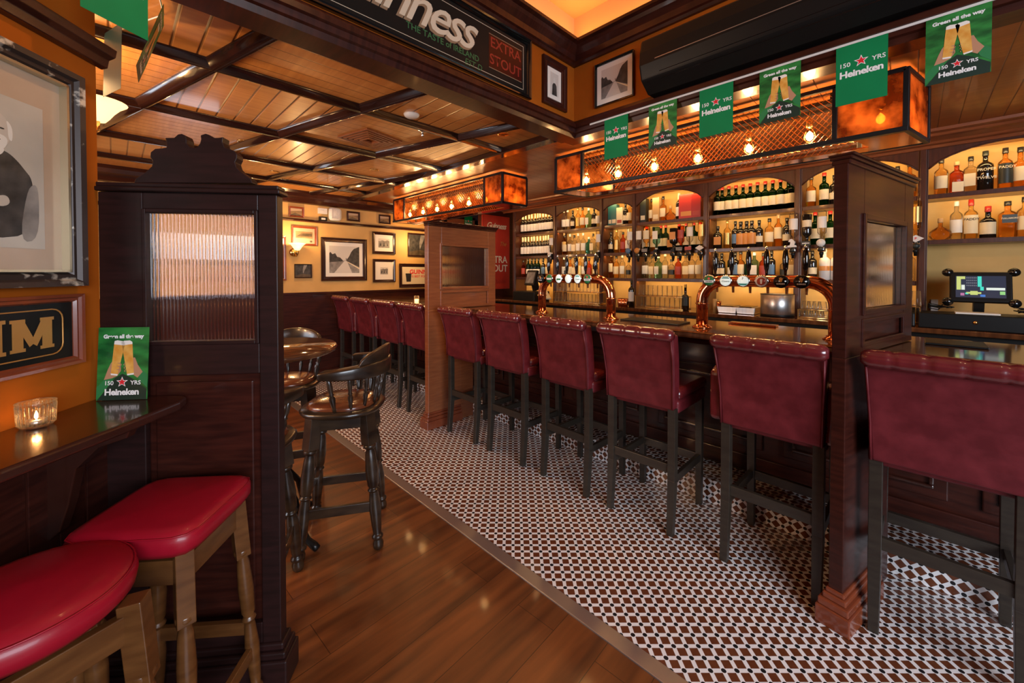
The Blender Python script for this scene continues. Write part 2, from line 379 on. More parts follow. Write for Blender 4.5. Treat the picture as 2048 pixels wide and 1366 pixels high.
def fluted_sheet():
    m = bpy.data.materials.new('fluted_sheet'); m.use_nodes = True; m.node_tree.nodes.clear(); out = nd(m, 'ShaderNodeOutputMaterial')
    rf = nd(m, 'ShaderNodeBsdfRefraction'); rf.inputs['IOR'].default_value = 1.18; rf.inputs['Roughness'].default_value = .2; rf.inputs[0].default_value = (.95, .90, .82, 1)
    gl = nd(m, 'ShaderNodeBsdfGlossy'); gl.inputs['Roughness'].default_value = .12; mx = nd(m, 'ShaderNodeMixShader'); mx.inputs[0].default_value = .12
    lk(m, rf.outputs[0], mx.inputs[1]); lk(m, gl.outputs[0], mx.inputs[2]); lk(m, mx.outputs[0], out.inputs[0]); return m
M['fluted_sheet'] = fluted_sheet()
# mosaic tiles: brown squares, white strips, black dots, set on the diagonal
def mosaic():
    m = mat('mosaic_tiles', (.5, .5, .5), .22, spec=.5, coat=.15); b = m.node_tree.nodes['Principled BSDF']
    tc = nd(m, 'ShaderNodeTexCoord'); s = nd(m, 'ShaderNodeSeparateXYZ'); lk(m, tc.outputs['Object'], s.inputs[0])
    xz = math_n(m, 'ADD', s.outputs[0], s.outputs[2]); y = s.outputs[1]; P = .048 * math.sqrt(2)
    u = math_n(m, 'DIVIDE', math_n(m, 'ADD', xz, y), P); v = math_n(m, 'DIVIDE', math_n(m, 'SUBTRACT', xz, y), P)
    def dist(t):
        f = math_n(m, 'FRACT', math_n(m, 'ADD', t, 100.0)); return math_n(m, 'MINIMUM', f, math_n(m, 'SUBTRACT', 1.0, f))
    du, dv = dist(u), dist(v)
    white = math_n(m, 'LESS_THAN', math_n(m, 'MINIMUM', du, dv), .165)
    r = math_n(m, 'SQRT', math_n(m, 'ADD', math_n(m, 'POWER', du, 2.0), math_n(m, 'POWER', dv, 2.0)))
    dot = math_n(m, 'LESS_THAN', r, .185)
    n = nd(m, 'ShaderNodeTexNoise'); n.inputs['Scale'].default_value = 30; lk(m, tc.outputs['Object'], n.inputs['Vector'])
    cr = nd(m, 'ShaderNodeValToRGB'); cr.color_ramp.elements[0].color = (.090, .022, .010, 1); cr.color_ramp.elements[1].color = (.17, .055, .022, 1)
    lk(m, n.outputs[0], cr.inputs[0])
    a = nd(m, 'ShaderNodeMix', data_type='RGBA'); lk(m, white, a.inputs[0]); lk(m, cr.outputs[0], a.inputs[6]); a.inputs[7].default_value = (.82, .80, .80, 1)
    c = nd(m, 'ShaderNodeMix', data_type='RGBA'); lk(m, dot, c.inputs[0]); lk(m, a.outputs[2], c.inputs[6]); c.inputs[7].default_value = (.014, .014, .016, 1)
    lk(m, c.outputs[2], b.inputs['Base Color']); return m
M['mosaic'] = mosaic()
def floorboards():
    m = noisy('floorboards', (.065, .017, .005), (.24, .072, .016), 2.2, .34, (.7, 7, 1), detail=9, coat=.08, r2=.5, p0=.3, p1=.75)
    for n in m.node_tree.nodes:
        if n.type == 'MAPPING': n.inputs['Rotation'].default_value = (0, 0, R(-3))
    b = m.node_tree.nodes['Principled BSDF']; tc = nd(m, 'ShaderNodeTexCoord'); mp = nd(m, 'ShaderNodeMapping'); mp.inputs['Rotation'].default_value = (0, 0, R(-3))
    lk(m, tc.outputs['Object'], mp.inputs[0]); br = nd(m, 'ShaderNodeTexBrick'); lk(m, mp.outputs[0], br.inputs['Vector'])
    br.inputs['Scale'].default_value = 1; br.inputs['Brick Width'].default_value = 1.3; br.inputs['Row Height'].default_value = .19
    br.inputs['Mortar Size'].default_value = .0015; br.inputs['Color1'].default_value = (1, 1, 1, 1); br.inputs['Color2'].default_value = (.72, .70, .68, 1)
    br.inputs['Mortar'].default_value = (.25, .22, .2, 1)
    src = b.inputs['Base Color'].links[0].from_socket
    mx = nd(m, 'ShaderNodeMix', data_type='RGBA', blend_type='MULTIPLY'); mx.inputs[0].default_value = 1
    lk(m, src, mx.inputs[6]); lk(m, br.outputs[0], mx.inputs[7]); lk(m, mx.outputs[2], b.inputs['Base Color']); return m
M['floorboards'] = floorboards()
# ================================================================ the room
Z0 = 2.5          # board ceiling
def slab(name, lo, hi, m, label=None, cat=None):
    return struct(MB().box(lo, hi).build(name, m), label, cat)
slab('floor', (-4, -4, -.05), (1.357, 5.65, 0), M['floorboards'], 'brown oak board floor left of the metal edging strip', 'floor')
slab('floor', (1.425, -4, -.05), (3.2, 5.65, 0), M['mosaic'], 'brown, white and black mosaic tile floor beneath the bar stools', 'floor')
slab('floor', (3.2, -4, -.05), (4.8, 5.65, 0), M['black'], 'dark floor of the aisle behind the bar', 'floor')
struct(MB().box((1.357, -4, -.05), (1.425, 5.65, .006)).build('trim_1', M['alu'], bevel=.004), 'grey metal edging strip between boards and mosaic tiles', 'edging')
# tiled foot step along the bar, partitions stand in notches
struct(MB().box((2.66, -1.8, 0), (2.95, 5.6, .14)).box((2.655, -1.8, .14), (2.668, 5.6, .146)).build('floor', M['mosaic']), 'mosaic tiled foot step running along the bar base', 'step')
# ceiling of boards: chequered fields between skewed battens
rows = [1.9, 2.485, 3.36, 4.24, 5.03, 5.65]; SK = -0.262
def colx(c, y): return -3.5 + 0 if c is None else (.366 + c * .762) + SK * (y - 2.485)
BX = 2.37
cells = MB()
for j in range(len(rows) - 1):
    y0, y1 = rows[j], rows[j + 1]
    for c in range(-5, 5):
        xs = [colx(c, y0), colx(c + 1, y0), colx(c + 1, y1), colx(c, y1)]
        poly = [(xs[0], y0), (xs[1], y0), (xs[2], y1), (xs[3], y1)]
        out = []
        for k in range(4):       # clip at the border x = BX
            a, b = poly[k], poly[(k + 1) % 4]
            if a[0] <= BX: out.append(a)
            if (a[0] - BX) * (b[0] - BX) < 0:
                t = (BX - a[0]) / (b[0] - a[0]); out.append((BX, a[1] + t * (b[1] - a[1])))
        if len(out) >= 3:
            alt = (j + c) % 2
            # cell j=1 (2.485-3.36), c=-1 shows boards across; c=0 shows boards along
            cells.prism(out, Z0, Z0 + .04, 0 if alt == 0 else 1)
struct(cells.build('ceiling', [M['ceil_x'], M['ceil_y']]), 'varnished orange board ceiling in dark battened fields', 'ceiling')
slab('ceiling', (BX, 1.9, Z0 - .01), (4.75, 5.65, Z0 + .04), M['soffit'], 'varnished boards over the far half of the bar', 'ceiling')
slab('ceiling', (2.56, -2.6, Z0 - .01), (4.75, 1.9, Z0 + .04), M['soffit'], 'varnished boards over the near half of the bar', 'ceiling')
bprof = [(-.045, .01), (-.042, -.012), (-.028, -.02), (-.022, -.034), (0, -.042), (.022, -.034), (.028, -.02), (.042, -.012), (.045, .01)]
bt = MB()
for y in rows[1:-1]: bt.sweep(bprof, (-3.4, y, Z0), (BX, y, Z0), (0, 1, 0), smooth=True)
for c in range(-4, 4):
    x0, x1 = colx(c, 1.9), colx(c, 5.65); y0, y1 = 1.9, 5.65
    if x0 > BX: y0 = 1.9 + (x0 - BX) / (x0 - x1) * 3.75; x0 = BX
    if x1 < BX: bt.sweep(bprof, (x0, y0, Z0 - .001), (x1, y1, Z0 - .001), Vector((y1 - y0, x0 - x1, 0)).normalized(), smooth=True)
struct(bt.build('trim_2', M['batten']), 'dark glossy battens crossing the board ceiling', 'battens')
struct(MB().box((BX - .05, 1.9, Z0 - .05), (BX + .05, 5.65, Z0)).box((BX + .05, 1.9, Z0 - .035), (BX + .075, 5.65, Z0)).build('trim_3', M['batten'], bevel=.006), 'dark border beam between board ceiling and bar soffit', 'beam')
# high recess with cove
frz = [(0, 0)]
slab('wall_bar_frieze', (2.457, -2.6, Z0), (2.56, 1.9, 3.1), M['ochre_wall'], 'ochre upper wall above the bunting along the bar', 'wall')
slab('wall_cross_frieze', (-2.6, 1.813, Z0), (2.457, 1.9, 3.1), M['ochre_wall'], 'ochre upper wall behind the long black mirror sign', 'wall')
crown = [(0, 2.975), (.02, 2.975), (.03, 2.99), (.045, 2.995), (.05, 3.03), (.08, 3.06), (.09, 3.08), (.12, 3.085), (.12, 3.105), (0, 3.105)]
ledge = [(0, 2.445), (.02, 2.445), (.03, 2.47), (.045, 2.475), (.05, 2.50), (.065, 2.505), (.065, 2.53), (.03, 2.545), (.02, 2.57), (0, 2.57)]
mm = MB()
for pr in (crown, ledge):
    mm.sweep(pr, (2.457, -2.6, 0), (2.457, 1.813, 0), (-1, 0, 0), m1=-1)
    mm.sweep(pr, (-2.6, 1.813, 0), (2.457, 1.813, 0), (0, -1, 0), m1=-1)
mm.box((2.457, -2.6, 2.445), (2.56, 1.9, 2.5)); mm.box((-2.6, 1.813, 2.445), (2.457, 1.93, 2.5))
struct(mm.build('trim_4', M['mahogany_x']), 'carved mahogany crown and ledge mouldings round the high recess', 'moulding')
slab('ceiling', (-2.8, -2.8, 3.34), (2.8, 2.1, 3.38), M['cove'], 'plaster ceiling of the recess washed by orange cove light', 'ceiling')
struct(MB().box((2.457, -2.8, 3.10), (2.50, 1.86, 3.34)).box((-2.8, 1.813, 3.10), (2.457, 1.86, 3.34)).build('trim_5', M['cove']), 'plaster upstand of the cove', 'cove')
# back wall
slab('wall_back', (-3, 5.65, 0), (4.75, 5.75, 2.6), M['yellow_wall'], 'warm yellow back wall hung with framed pictures', 'wall')
struct(MB().box((-3, 5.625, 0), (3.66, 5.65, 1.19)).box((-3, 5.61, 1.165), (3.66, 5.65, 1.195)).box((-3, 5.612, .6), (3.66, 5.65, .63)).box((-3, 5.605, 0), (3.66, 5.65, .15)).build('wall_back_dado', M['mahogany'], bevel=.004), 'dark red panelled dado below the back wall pictures', 'panelling')
struct(MB().sweep([(0, 2.115), (.03, 2.12), (.045, 2.135), (.03, 2.15), (0, 2.155)], (-3, 5.65, 0), (3.66, 5.65, 0), (0, -1, 0)).build('trim_6', M['dark_trim']), 'dark picture rail across the back wall', 'picture rail')
struct(MB().sweep([(0, 2.35), (.03, 2.36), (.05, 2.40), (.09, 2.43), (.10, 2.47), (.13, 2.5), (0, 2.5)], (-3, 5.65, 0), (4.7, 5.65, 0), (0, -1, 0)).build('trim_7', M['dark_trim']), 'dark crown moulding where back wall meets ceiling', 'crown moulding')
# dark timber doorway zone and return wall beside the back bar
struct(MB().box((3.66, 5.60, 0), (4.75, 5.65, 2.5)).build('wall_back_timber', M['mahogany']), 'dark timber wall at the far end of the bar', 'wall')
dr = empty('door_1', (3.95, 5.6, 0)); struct(dr, 'dark timber door with glazed top light at the far end', 'door')
MB().box((-.05, -.06, 0), (.03, 0, 2.38)).box((.62, -.06, 0), (.70, 0, 2.38)).box((-.05, -.06, 2.30), (.70, 0, 2.38)).build('door_frame', M['mid_wood'], dr, bevel=.004)
MB().box((.03, -.03, 0), (.62, 0, 2.0)).build('door_leaf', M['mahogany'], dr)
struct(MB().box((3.93, 4.60, 0), (4.75, 4.68, 2.5)).build('wall_return', M['mahogany']), 'dark timber return wall closing the far end of the back bar', 'wall')
slab('wall_bar', (4.65, -2.6, 0), (4.75, 4.6, 2.5), M['bar_wall'], 'warm glowing yellow wall behind the bottle shelves', 'wall')
# far left wall with a window opening, never square to the camera
struct(MB().box((-2.7, 1.9, 0), (-2.6, 5.65, .8)).box((-2.7, 1.9, 2.15), (-2.6, 5.65, 2.6)).box((-2.7, 1.9, .8), (-2.6, 2.1, 2.15)).box((-2.7, 4.5, .8), (-2.6, 5.65, 2.15)).build('wall_left_far', M['yellow_wall']), 'yellow side wall with a street window', 'wall')
struct(MB().box((-2.68, 2.1, .8), (-2.62, 2.15, 2.15)).box((-2.68, 3.28, .8), (-2.62, 3.33, 2.15)).box((-2.68, 4.45, .8), (-2.62, 4.5, 2.15)).box((-2.68, 2.1, .8), (-2.62, 4.5, .85)).box((-2.68, 2.1, 2.1), (-2.62, 4.5, 2.15)).build('window_1', M['white']), 'white framed street window in the side wall', 'window')
w2 = empty('window_2', (.62, 5.64, 1.70)); struct(w2, 'frosted daylight window seen through the fluted booth glass', 'window')
MB().box((-.30, -.02, -.16), (.30, 0, -.10)).box((-.30, -.02, .18), (.30, 0, .22)).box((-.30, -.02, -.16), (-.26, 0, .22)).box((.26, -.02, -.16), (.30, 0, .22)).build('window_frame', M['frame_dark'], w2)
MB().box((-.26, -.01, -.10), (.26, 0, .18)).build('frosted_pane', mat('daylit_pane', (.8, .85, .9), .5, emit=(.75, .85, 1), es=2.0), w2)
# left wall, turned 39 degrees to the bar, ends at the booth screen
ww = MB(); ww.box((-1.6, 0, 1.0), (1.479, .12, 3.4)); o = ww.build('wall_left', M['ochre_wall']); o.matrix_world = WM; struct(o, 'orange ochre wall carrying the old portrait and the gold lettered sign', 'wall')
o = MB().box((-1.6, -.012, 0), (1.478, .12, 1.0)).build('wall_left_dado', M['match']); o.matrix_world = WM @ T(0, 0, 0); struct(o, 'dark red matchboard panelling under the wall shelf', 'panelling')
for p in range(2): pass
mb = MB()
mb.sweep([(0, 2.13), (.02, 2.135), (.025, 2.16), (.045, 2.17), (.05, 2.195), (0, 2.2)], (-1.6, 0, 0), (1.50, 0, 0), (0, -1, 0))
o = mb.build('trim_8', M['dark_trim'], bevel=.002); o.matrix_world = WM; struct(o, 'dark moulding running high along the left wall', 'moulding')
# match boarding bands: vertical grooves need the local frame, so the dado gets thin ribs
mb = MB()
for k in range(24): mb.box((-.55 + k * .085, -.016, .02), (-.55 + k * .085 + .078, -.012, .98))
o = mb.build('trim_9', M['mahogany'], bevel=.0015); o.matrix_world = WM; struct(o, 'vertical matchboards under the wall shelf', 'panelling')
# ================================================================ booth screen at the left
bo = empty('booth_screen', (0, 0, 0), M=WM @ T(1.478, 0, 0))
tag(bo, 'tall near-black booth screen with large fluted pane and carved crest', 'screen')
# local axes: x = beyond (away from the camera), y = -s (into the wall), z up
def SB(mb, x0, x1, s0, s1, z0, z1, mi=0): return mb.box((x0, -s1, z0), (x1, -s0, z1), mi)
f = MB(); TH = .045
SB(f, 0, TH, 0, .135, 0, 1.72); SB(f, 0, TH, .50, .562, 0, 1.72)
SB(f, 0, TH, .135, .50, 1.665, 1.72); SB(f, 0, TH, .135, .50, 1.10, 1.205); SB(f, 0, TH, .135, .50, 0, .22)
f.build('frame', M['booth_wood'], bo, bevel=.003)
f = MB(); SB(f, .015, .035, .135, .50, .22, 1.10); SB(f, .008, .02, .16, .475, .245, 1.075); f.build('panel', M['mahogany'], bo, bevel=.006)
f = MB()
for a, b, c, d in ((.135, .147, 1.205, 1.665), (.488, .50, 1.205, 1.665), (.147, .488, 1.205, 1.217), (.147, .488, 1.653, 1.665)): SB(f, -.006, .03, a, b, c, d)
f.build('glazing_bead', M['booth_wood'], bo, bevel=.002)
f = MB(); SB(f, -.012, TH + .012, -.004, .575, 1.722, 1.737); SB(f, -.006, TH + .006, -.004, .569, 1.737, 1.752); f.build('cap_rail', M['booth_wood'], bo, bevel=.004)
f = MB(); SB(f, -.03, TH + .03, .0, .592, .0, .10); SB(f, -.022, TH + .022, .0, .584, .10, .125); SB(f, -.012, TH + .012, .0, .574, .125, .15); f.build('plinth', M['booth_wood'], bo, bevel=.006)
def flutes(n, w, h, t, depth, sheet=False):
    """fluted pane in local (u, v), ribs on the front (t = 0 side)"""
    mb = MB(); seg = 8; vs = []
    for i in range(n * seg + 1):
        u = i / (n * seg) * w; ph = (i % seg) / seg
        d = depth * math.sin(math.pi * ph) if i % seg else 0
        for v in (0, h): vs.append((-d, u, v))
    k = n * seg + 1
    fs = [(2*i, 2*i+1, 2*i+3, 2*i+2) for i in range(k - 1)]; mb.add(vs, fs, 0, None, True)
    if sheet: return mb
    b = [(t, 0, 0), (t, w, 0), (t, w, h), (t, 0, h)]; mb.add(b, [(0, 1, 2, 3)])
    mb.add([(0, 0, 0), (t, 0, 0), (t, 0, h), (0, 0, h)], [(0, 1, 2, 3)]); mb.add([(0, w, 0), (t, w, 0), (t, w, h), (0, w, h)], [(0, 1, 2, 3)])
    return mb
g = flutes(31, .353, .448, .006, .0046).build('fluted_pane', M['fluted'], bo, T(.018, -.494, 1.211))
# crest
cpx = [(266.6,365.7),(270,357),(290.5,343.5),(302.5,332),(304,322),(299,314),(300,304),(309,297),(322,296),(331.5,294),(332,284),(329,275),(338,275),(347,275),(355,268),(362,267),(369,270),(372,278),(372,286),(378,293),(386,295),(394,293),(399,286),(401,278),(400,270),(410,266.6),(417,269),(427,275),(436,275),(445,273.4),(444,284),(448,294),(457,297),(466.5,300.7),(473,308),(473,316),(469,324),(472,334),(480,343),(500.7,357),(504,365.7)]
pts = [booth_hit(a, b) for a, b in cpx]
f = MB(); poly = [(-s, max(z, 1.752)) for s, z in pts]; f.prism(poly, .002, .042, axis='x'); f.build('carved_crest', M['booth_wood'], bo, bevel=.002)
# ================================================================ partitions at the bar
def fluted_screen(name, Mx, L, over, win, low, label, wood, zt=1.905, th=.10):
    """x along, y thickness (0..th, near face at 0), z up"""
    t = empty(name, (0, 0, 0), M=Mx); tag(t, label, 'screen', None)
    x0, x1, z0, z1 = win; l0, l1, m0, m1 = low
    f = MB(); C = 1.105
    f.box((0, 0, 0), (over, th, C)); f.box((0, 0, C), (x0, th, zt)); f.box((x1, 0, C), (L, th, zt))
    f.box((x0, 0, z1), (x1, th, zt)); f.box((x0, 0, m1), (x1, th, z0)); f.box((x0, 0, C), (x1, th, m0)) if m0 > C else None
    f.box((x0, th*.3, m0), (x1, th*.7, m1)); f.box((over, 0, 0), (.53, th, .995))
    f.build('frame', M[wood], t, bevel=.003)
    b = MB()
    for y0, y1 in ((-.010, .012), (th - .012, th + .010)):
        b.box((x0 - .02, y0, z0 - .02), (x0 + .004, y1, z1 + .02)); b.box((x1 - .004, y0, z0 - .02), (x1 + .02, y1, z1 + .02))
        b.box((x0, y0, z1 - .004), (x1, y1, z1 + .02)); b.box((x0, y0, z0 - .02), (x1, y1, z0 + .004))
        b.box((x0 - .015, y0 + .004, m0 - .01), (x0 + .01, y1 - .004, m1 + .01)); b.box((x1 - .01, y0 + .004, m0 - .01), (x1 + .015, y1 - .004, m1 + .01))
        b.box((x0, y0 + .004, m1 - .012), (x1, y1 - .004, m1 + .01)); b.box((x0, y0 + .004, m0 - .01), (x1, y1 - .004, m0 + .012))
    b.build('beading', M[wood], t, bevel=.004)
    c = MB(); c.box((-.004, -.014, zt), (L + .022, th + .014, zt + .014)); c.box((-.002, -.008, zt - .02), (L + .012, th + .008, zt)); c.box((-.002, -.02, zt + .014), (L + .03, th + .02, zt + .026))
    c.build('cap_moulding', M['mahogany_x'], t, bevel=.005)
    p = MB()
    for k, (e, a, b2) in enumerate(((.035, 0, .075), (.028, .075, .105), (.016, .105, .13), (.008, .13, .15))): p.box((-e, -e, a), (min(over, .57), th + e, b2))
    p.build('plinth', M['frame_red'], t, bevel=.005)
    nr = int((x1 - x0) / .0085); gm = flutes(nr, x1 - x0 - .004, z1 - z0 - .004, .005, .0012, True)
    gm.build('fluted_pane', M['fluted_sheet'], t, Matrix.Translation((x1 - .002, th / 2, z0 + .002)) @ Matrix.Rotation(R(90), 4, 'Z'))
    return t
PO = Vector((2.078, .192, 0)); PD = Vector((.976, -.218, 0)).normalized()
PM = Matrix((PD, Vector((-PD.y, PD.x, 0)), Vector((0, 0, 1)))).transposed().to_4x4(); PM.translation = PO
def pl_hit(px, py):
    n = Vector((-PD.y, PD.x, 0)); d = _rt * ((px - 1024) / 802) - _up * ((py - 559) / 802) + _fw
    t = n.dot(PO) / n.dot(d); p = Vector((0, 0, CAMZ)) + d * t; return (p - PO).dot(PD), p.z
a0, za = pl_hit(1727, 434); a1, zb = pl_hit(1800, 614); print('screen1', a0, za, a1, zb, pl_hit(1729, 640), pl_hit(1811, 678), pl_hit(1824, 600))
w0, w1, LL = pl_hit(1727, 540)[0], pl_hit(1808, 540)[0], min(pl_hit(1826, 500)[0], .92); print('S', w0, w1, LL, pl_hit(1727, 434), pl_hit(1808, 612))
fluted_screen('bar_screen', PM, LL, .355, (w0, w1, 1.29, 1.68), (w0 + .01, w1 + .02, 1.145, 1.245), 'dark mahogany bar screen with fluted glass, between the two nearest bar stools', 'mahogany', th=.048)
P2 = Matrix.Translation((2.06, 3.167, 0))
x0 = hit(883, 540, 'y', 3.167).x - 2.06; x1 = hit(976, 540, 'y', 3.167).x - 2.06
print('screen2', x0, x1, hit(930, 500, 'y', 3.167).z, hit(930, 580, 'y', 3.167).z, hit(930, 600, 'y', 3.167).z)
fluted_screen('bar_screen', P2, .84, .372, (x0, x1, 1.31, 1.71), (x0, x1, 1.12, 1.27), 'orange-brown bar screen with fluted glass, halfway down the bar beneath the copper lights', 'mid_wood', th=.06)
# ================================================================ bar counter
bc = empty('bar_counter', (2.7, 1.9, 0)); bc.location = (0, 0, 0)
tag(bc, 'long polished dark wood bar counter with panelled mahogany front', 'bar counter')
top = MB(); pr = [(-.33, 1.062), (-.333, 1.072), (-.325, 1.088), (-.333, 1.094), (-.322, 1.102), (.33, 1.102), (.33, 1.062)]
top.sweep(pr, (2.775, -1.9, 0), (2.775, 5.55, 0), (1, 0, 0)); top.build('worktop', M['counter_wood'], bc)
bd = MB(); bd.box((2.97, -1.9, .146), (3.05, 5.55, 1.062)); bd.box((2.62, -1.9, 1.0), (2.97, 5.55, 1.062)); bd.box((2.93, -1.9, .82), (2.97, 5.55, 1.0)); bd.box((2.945, -1.9, .146), (2.97, 5.55, .25))
bd.build('carcass', M['mahogany'], bc, bevel=.004)
for k in range(9):
    y = -1.75 + k * .81
    f = MB(); f.box((2.952, y, .30), (2.972, y + .70, .80)); f.build('panel', M['mahogany'], bc, bevel=.006)
    f = MB()
    for a, b, c, d in ((y + .05, y + .65, .35, .37), (y + .05, y + .65, .73, .75), (y + .05, y + .07, .37, .73), (y + .63, y + .65, .37, .73)): f.box((2.935, a, c), (2.954, b, d))
    f.build('panel_moulding', M['dark_trim'], bc, bevel=.006)
# ================================================================ copper bar lights
def bar_lamp(y0, y1, label, bulbs, skew=0):
    X0, X1, ZB, ZT = 2.78, 3.13, 2.16, 2.455; t = empty('bar_light', (0, 0, 0)); tag(t, label, 'light')
    t.location = (X0, y0, ZB)
    w, L, h = X1 - X0, y1 - y0, ZT - ZB; r = .022
    f = MB()
    for x in (0, w):
        for z in (0, h): f.box((x - r/2, 0, z - r/2), (x + r/2, L, z + r/2))
        for y in (0, .275, L - .275, L): f.box((x - r/2, y - r/2, 0), (x + r/2, y + r/2, h))
    for y in (0, L):
        for z in (0, h): f.box((0, y - r/2, z - r/2), (w, y + r/2, z + r/2))
    f.box((-r*.8, -r*.5, -.012), (r*.6, L + r*.5, .012))
    f.build('frame', M['frame_steel'], t, bevel=.002)
    for (xa, xb, ya, yb) in ((0, 0, .01, .265), (0, 0, L - .265, L - .01), (w, w, .01, .265), (w, w, L - .265, L - .01)):
        MB().box((xa - .003, ya, .012), (xa + .003, yb, h - .012)).build('mica_panel', M['mica'], t)
    for y in (0, L): MB().box((.012, y - .003, .012), (w - .012, y + .003, h - .012)).build('mica_panel', M['mica'], t)
    # expanded metal: zigzag strands
    def lattice(u0, u1, v0, v1, P, pu=.034, pv=.019, st=.0019):
        mb = MB(); nu = int((u1 - u0) / pu * 2); nv = int((v1 - v0) / pv)
        for j in range(nv):
            vs = []; fs = []
            for i in range(nu + 1):
                u = u0 + i * pu / 2; v = v0 + j * pv + (pv if (i + j) % 2 else 0)
                vs += [P(u, v - st, 0), P(u, v + st, .004)]
            fs = [(2*i, 2*i+1, 2*i+3, 2*i+2) for i in range(nu)]; mb.add(vs, fs)
        return mb
    lattice(.285, L - .285, .012, h - .012, lambda u, v, d: (-.002 + d, u, v)).build('mesh_panel', M['mesh_copper'], t)
    lattice(.285, L - .285, .012, h - .012, lambda u, v, d: (w - d, u, v)).build('mesh_panel', M['mesh_copper'], t)
    lattice(.20, L - .20, .012, .085, lambda u, v, d: (v, u, -.004 + d)).build('mesh_panel', M['mesh_copper'], t)
    f = MB(); f.box((.225, .01, -.008), (w - .01, L - .01, -.002)); f.box((.01, .01, -.008), (.225, .2, -.002)); f.box((.01, L - .2, -.008), (.225, L - .01, -.002))
    f.build('copper_tray', M['copper'], t)
    MB().box((.16, .1, h - .03), (.20, L - .1, h - .005)).build('lamp_rail', M['frame_steel'], t)
    for y in (.35, L - .35): MB().tube([(w/2, y, h), (w/2, y, Z0 - .012 - ZB)], .008).build('hanger', M['frame_steel'], t)
    for k, yb in enumerate(bulbs):
        xb = .10 if k == 0 else .17
        b = MB().lathe([(.001, -.035), (.014, -.032), (.026, -.016), (.029, 0), (.024, .022), (.014, .042), (.012, .052)], 14).build('bulb', M['bulb'], t, T(xb, yb - y0, .10))
        MB().lathe([(.001, -.026), (.014, -.016), (.019, .002), (.014, .018), (.001, .034)], 12).build('filament', M['filament'], b)
        MB().lathe([(.014, .05), (.017, .055), (.017, .09), (.012, .10), (.003, .105), (.003, .17)], 12).build('lamp_holder', M['brass'], b)
        point('bulb_light', (X0 + .17 - .04, yb, ZB + .10), 6.0, WARM, .03)
        point('bulb_light', (X0 + .17 + .05, yb, ZB + .11), 2.0, WARM, .03)
    if skew:
        def walk(o):
            for c_ in o.children:
                if c_.type == 'MESH' and c_.location.length < 1e-6:
                    for v_ in c_.data.vertices: v_.co.y -= skew * v_.co.x
                walk(c_)
        walk(t)
    return t
bar_lamp(.04, 2.24, 'near long copper and brass-mesh bar light, partly behind the green bunting', [.138, .453, .774, 1.096, 1.418, 1.731, 2.04], .22)
bar_lamp(2.93, 5.12, 'far long copper and brass-mesh bar light above the halfway bar screen', [3.04, 3.37, 3.68, 4.017, 4.327, 4.654, 4.985])
# ================================================================ printed flags
def star(r, r2=None):
    r2 = r2 or r * .42; return [(math.sin(k * math.pi / 5) * (r if k % 2 == 0 else r2), math.cos(k * math.pi / 5) * (r if k % 2 == 0 else r2)) for k in range(10)]
def mirror_poly(p): return [(-x, y) for x, y in p]
def brand_block(t, w, yc, e, both=True, sc=1.0):
    """150 (star) YRS over the brand name, centred at height yc"""
    sc *= 1.14
    for s in ((1, -1) if both else (1,)):
        Mf = Matrix.Rotation(R(180), 4, 'Y') if s < 0 else Matrix()
        text_obj('150', .024 * sc, M['ink_white'], t, Mf @ T(-.050 * sc, yc + .028 * sc, e), bold=.0004)
        text_obj('YRS', .024 * sc, M['ink_white'], t, Mf @ T(.052 * sc, yc + .028 * sc, e), bold=.0004)
        m = MB(); m.flat([(x, y + yc + .032 * sc) for x, y in star(.023 * sc)], e, 0, Mf); m.flat([(x, y + yc + .032 * sc) for x, y in star(.017 * sc)], e + .0003, 1, Mf)
        m.build('star', [M['ink_white'], M['star_red']], t)
        text_obj('Heineken', .036 * sc, M['ink_white'], t, Mf @ T(0, yc - .010 * sc, e), bold=.0013 * sc, space=.95)
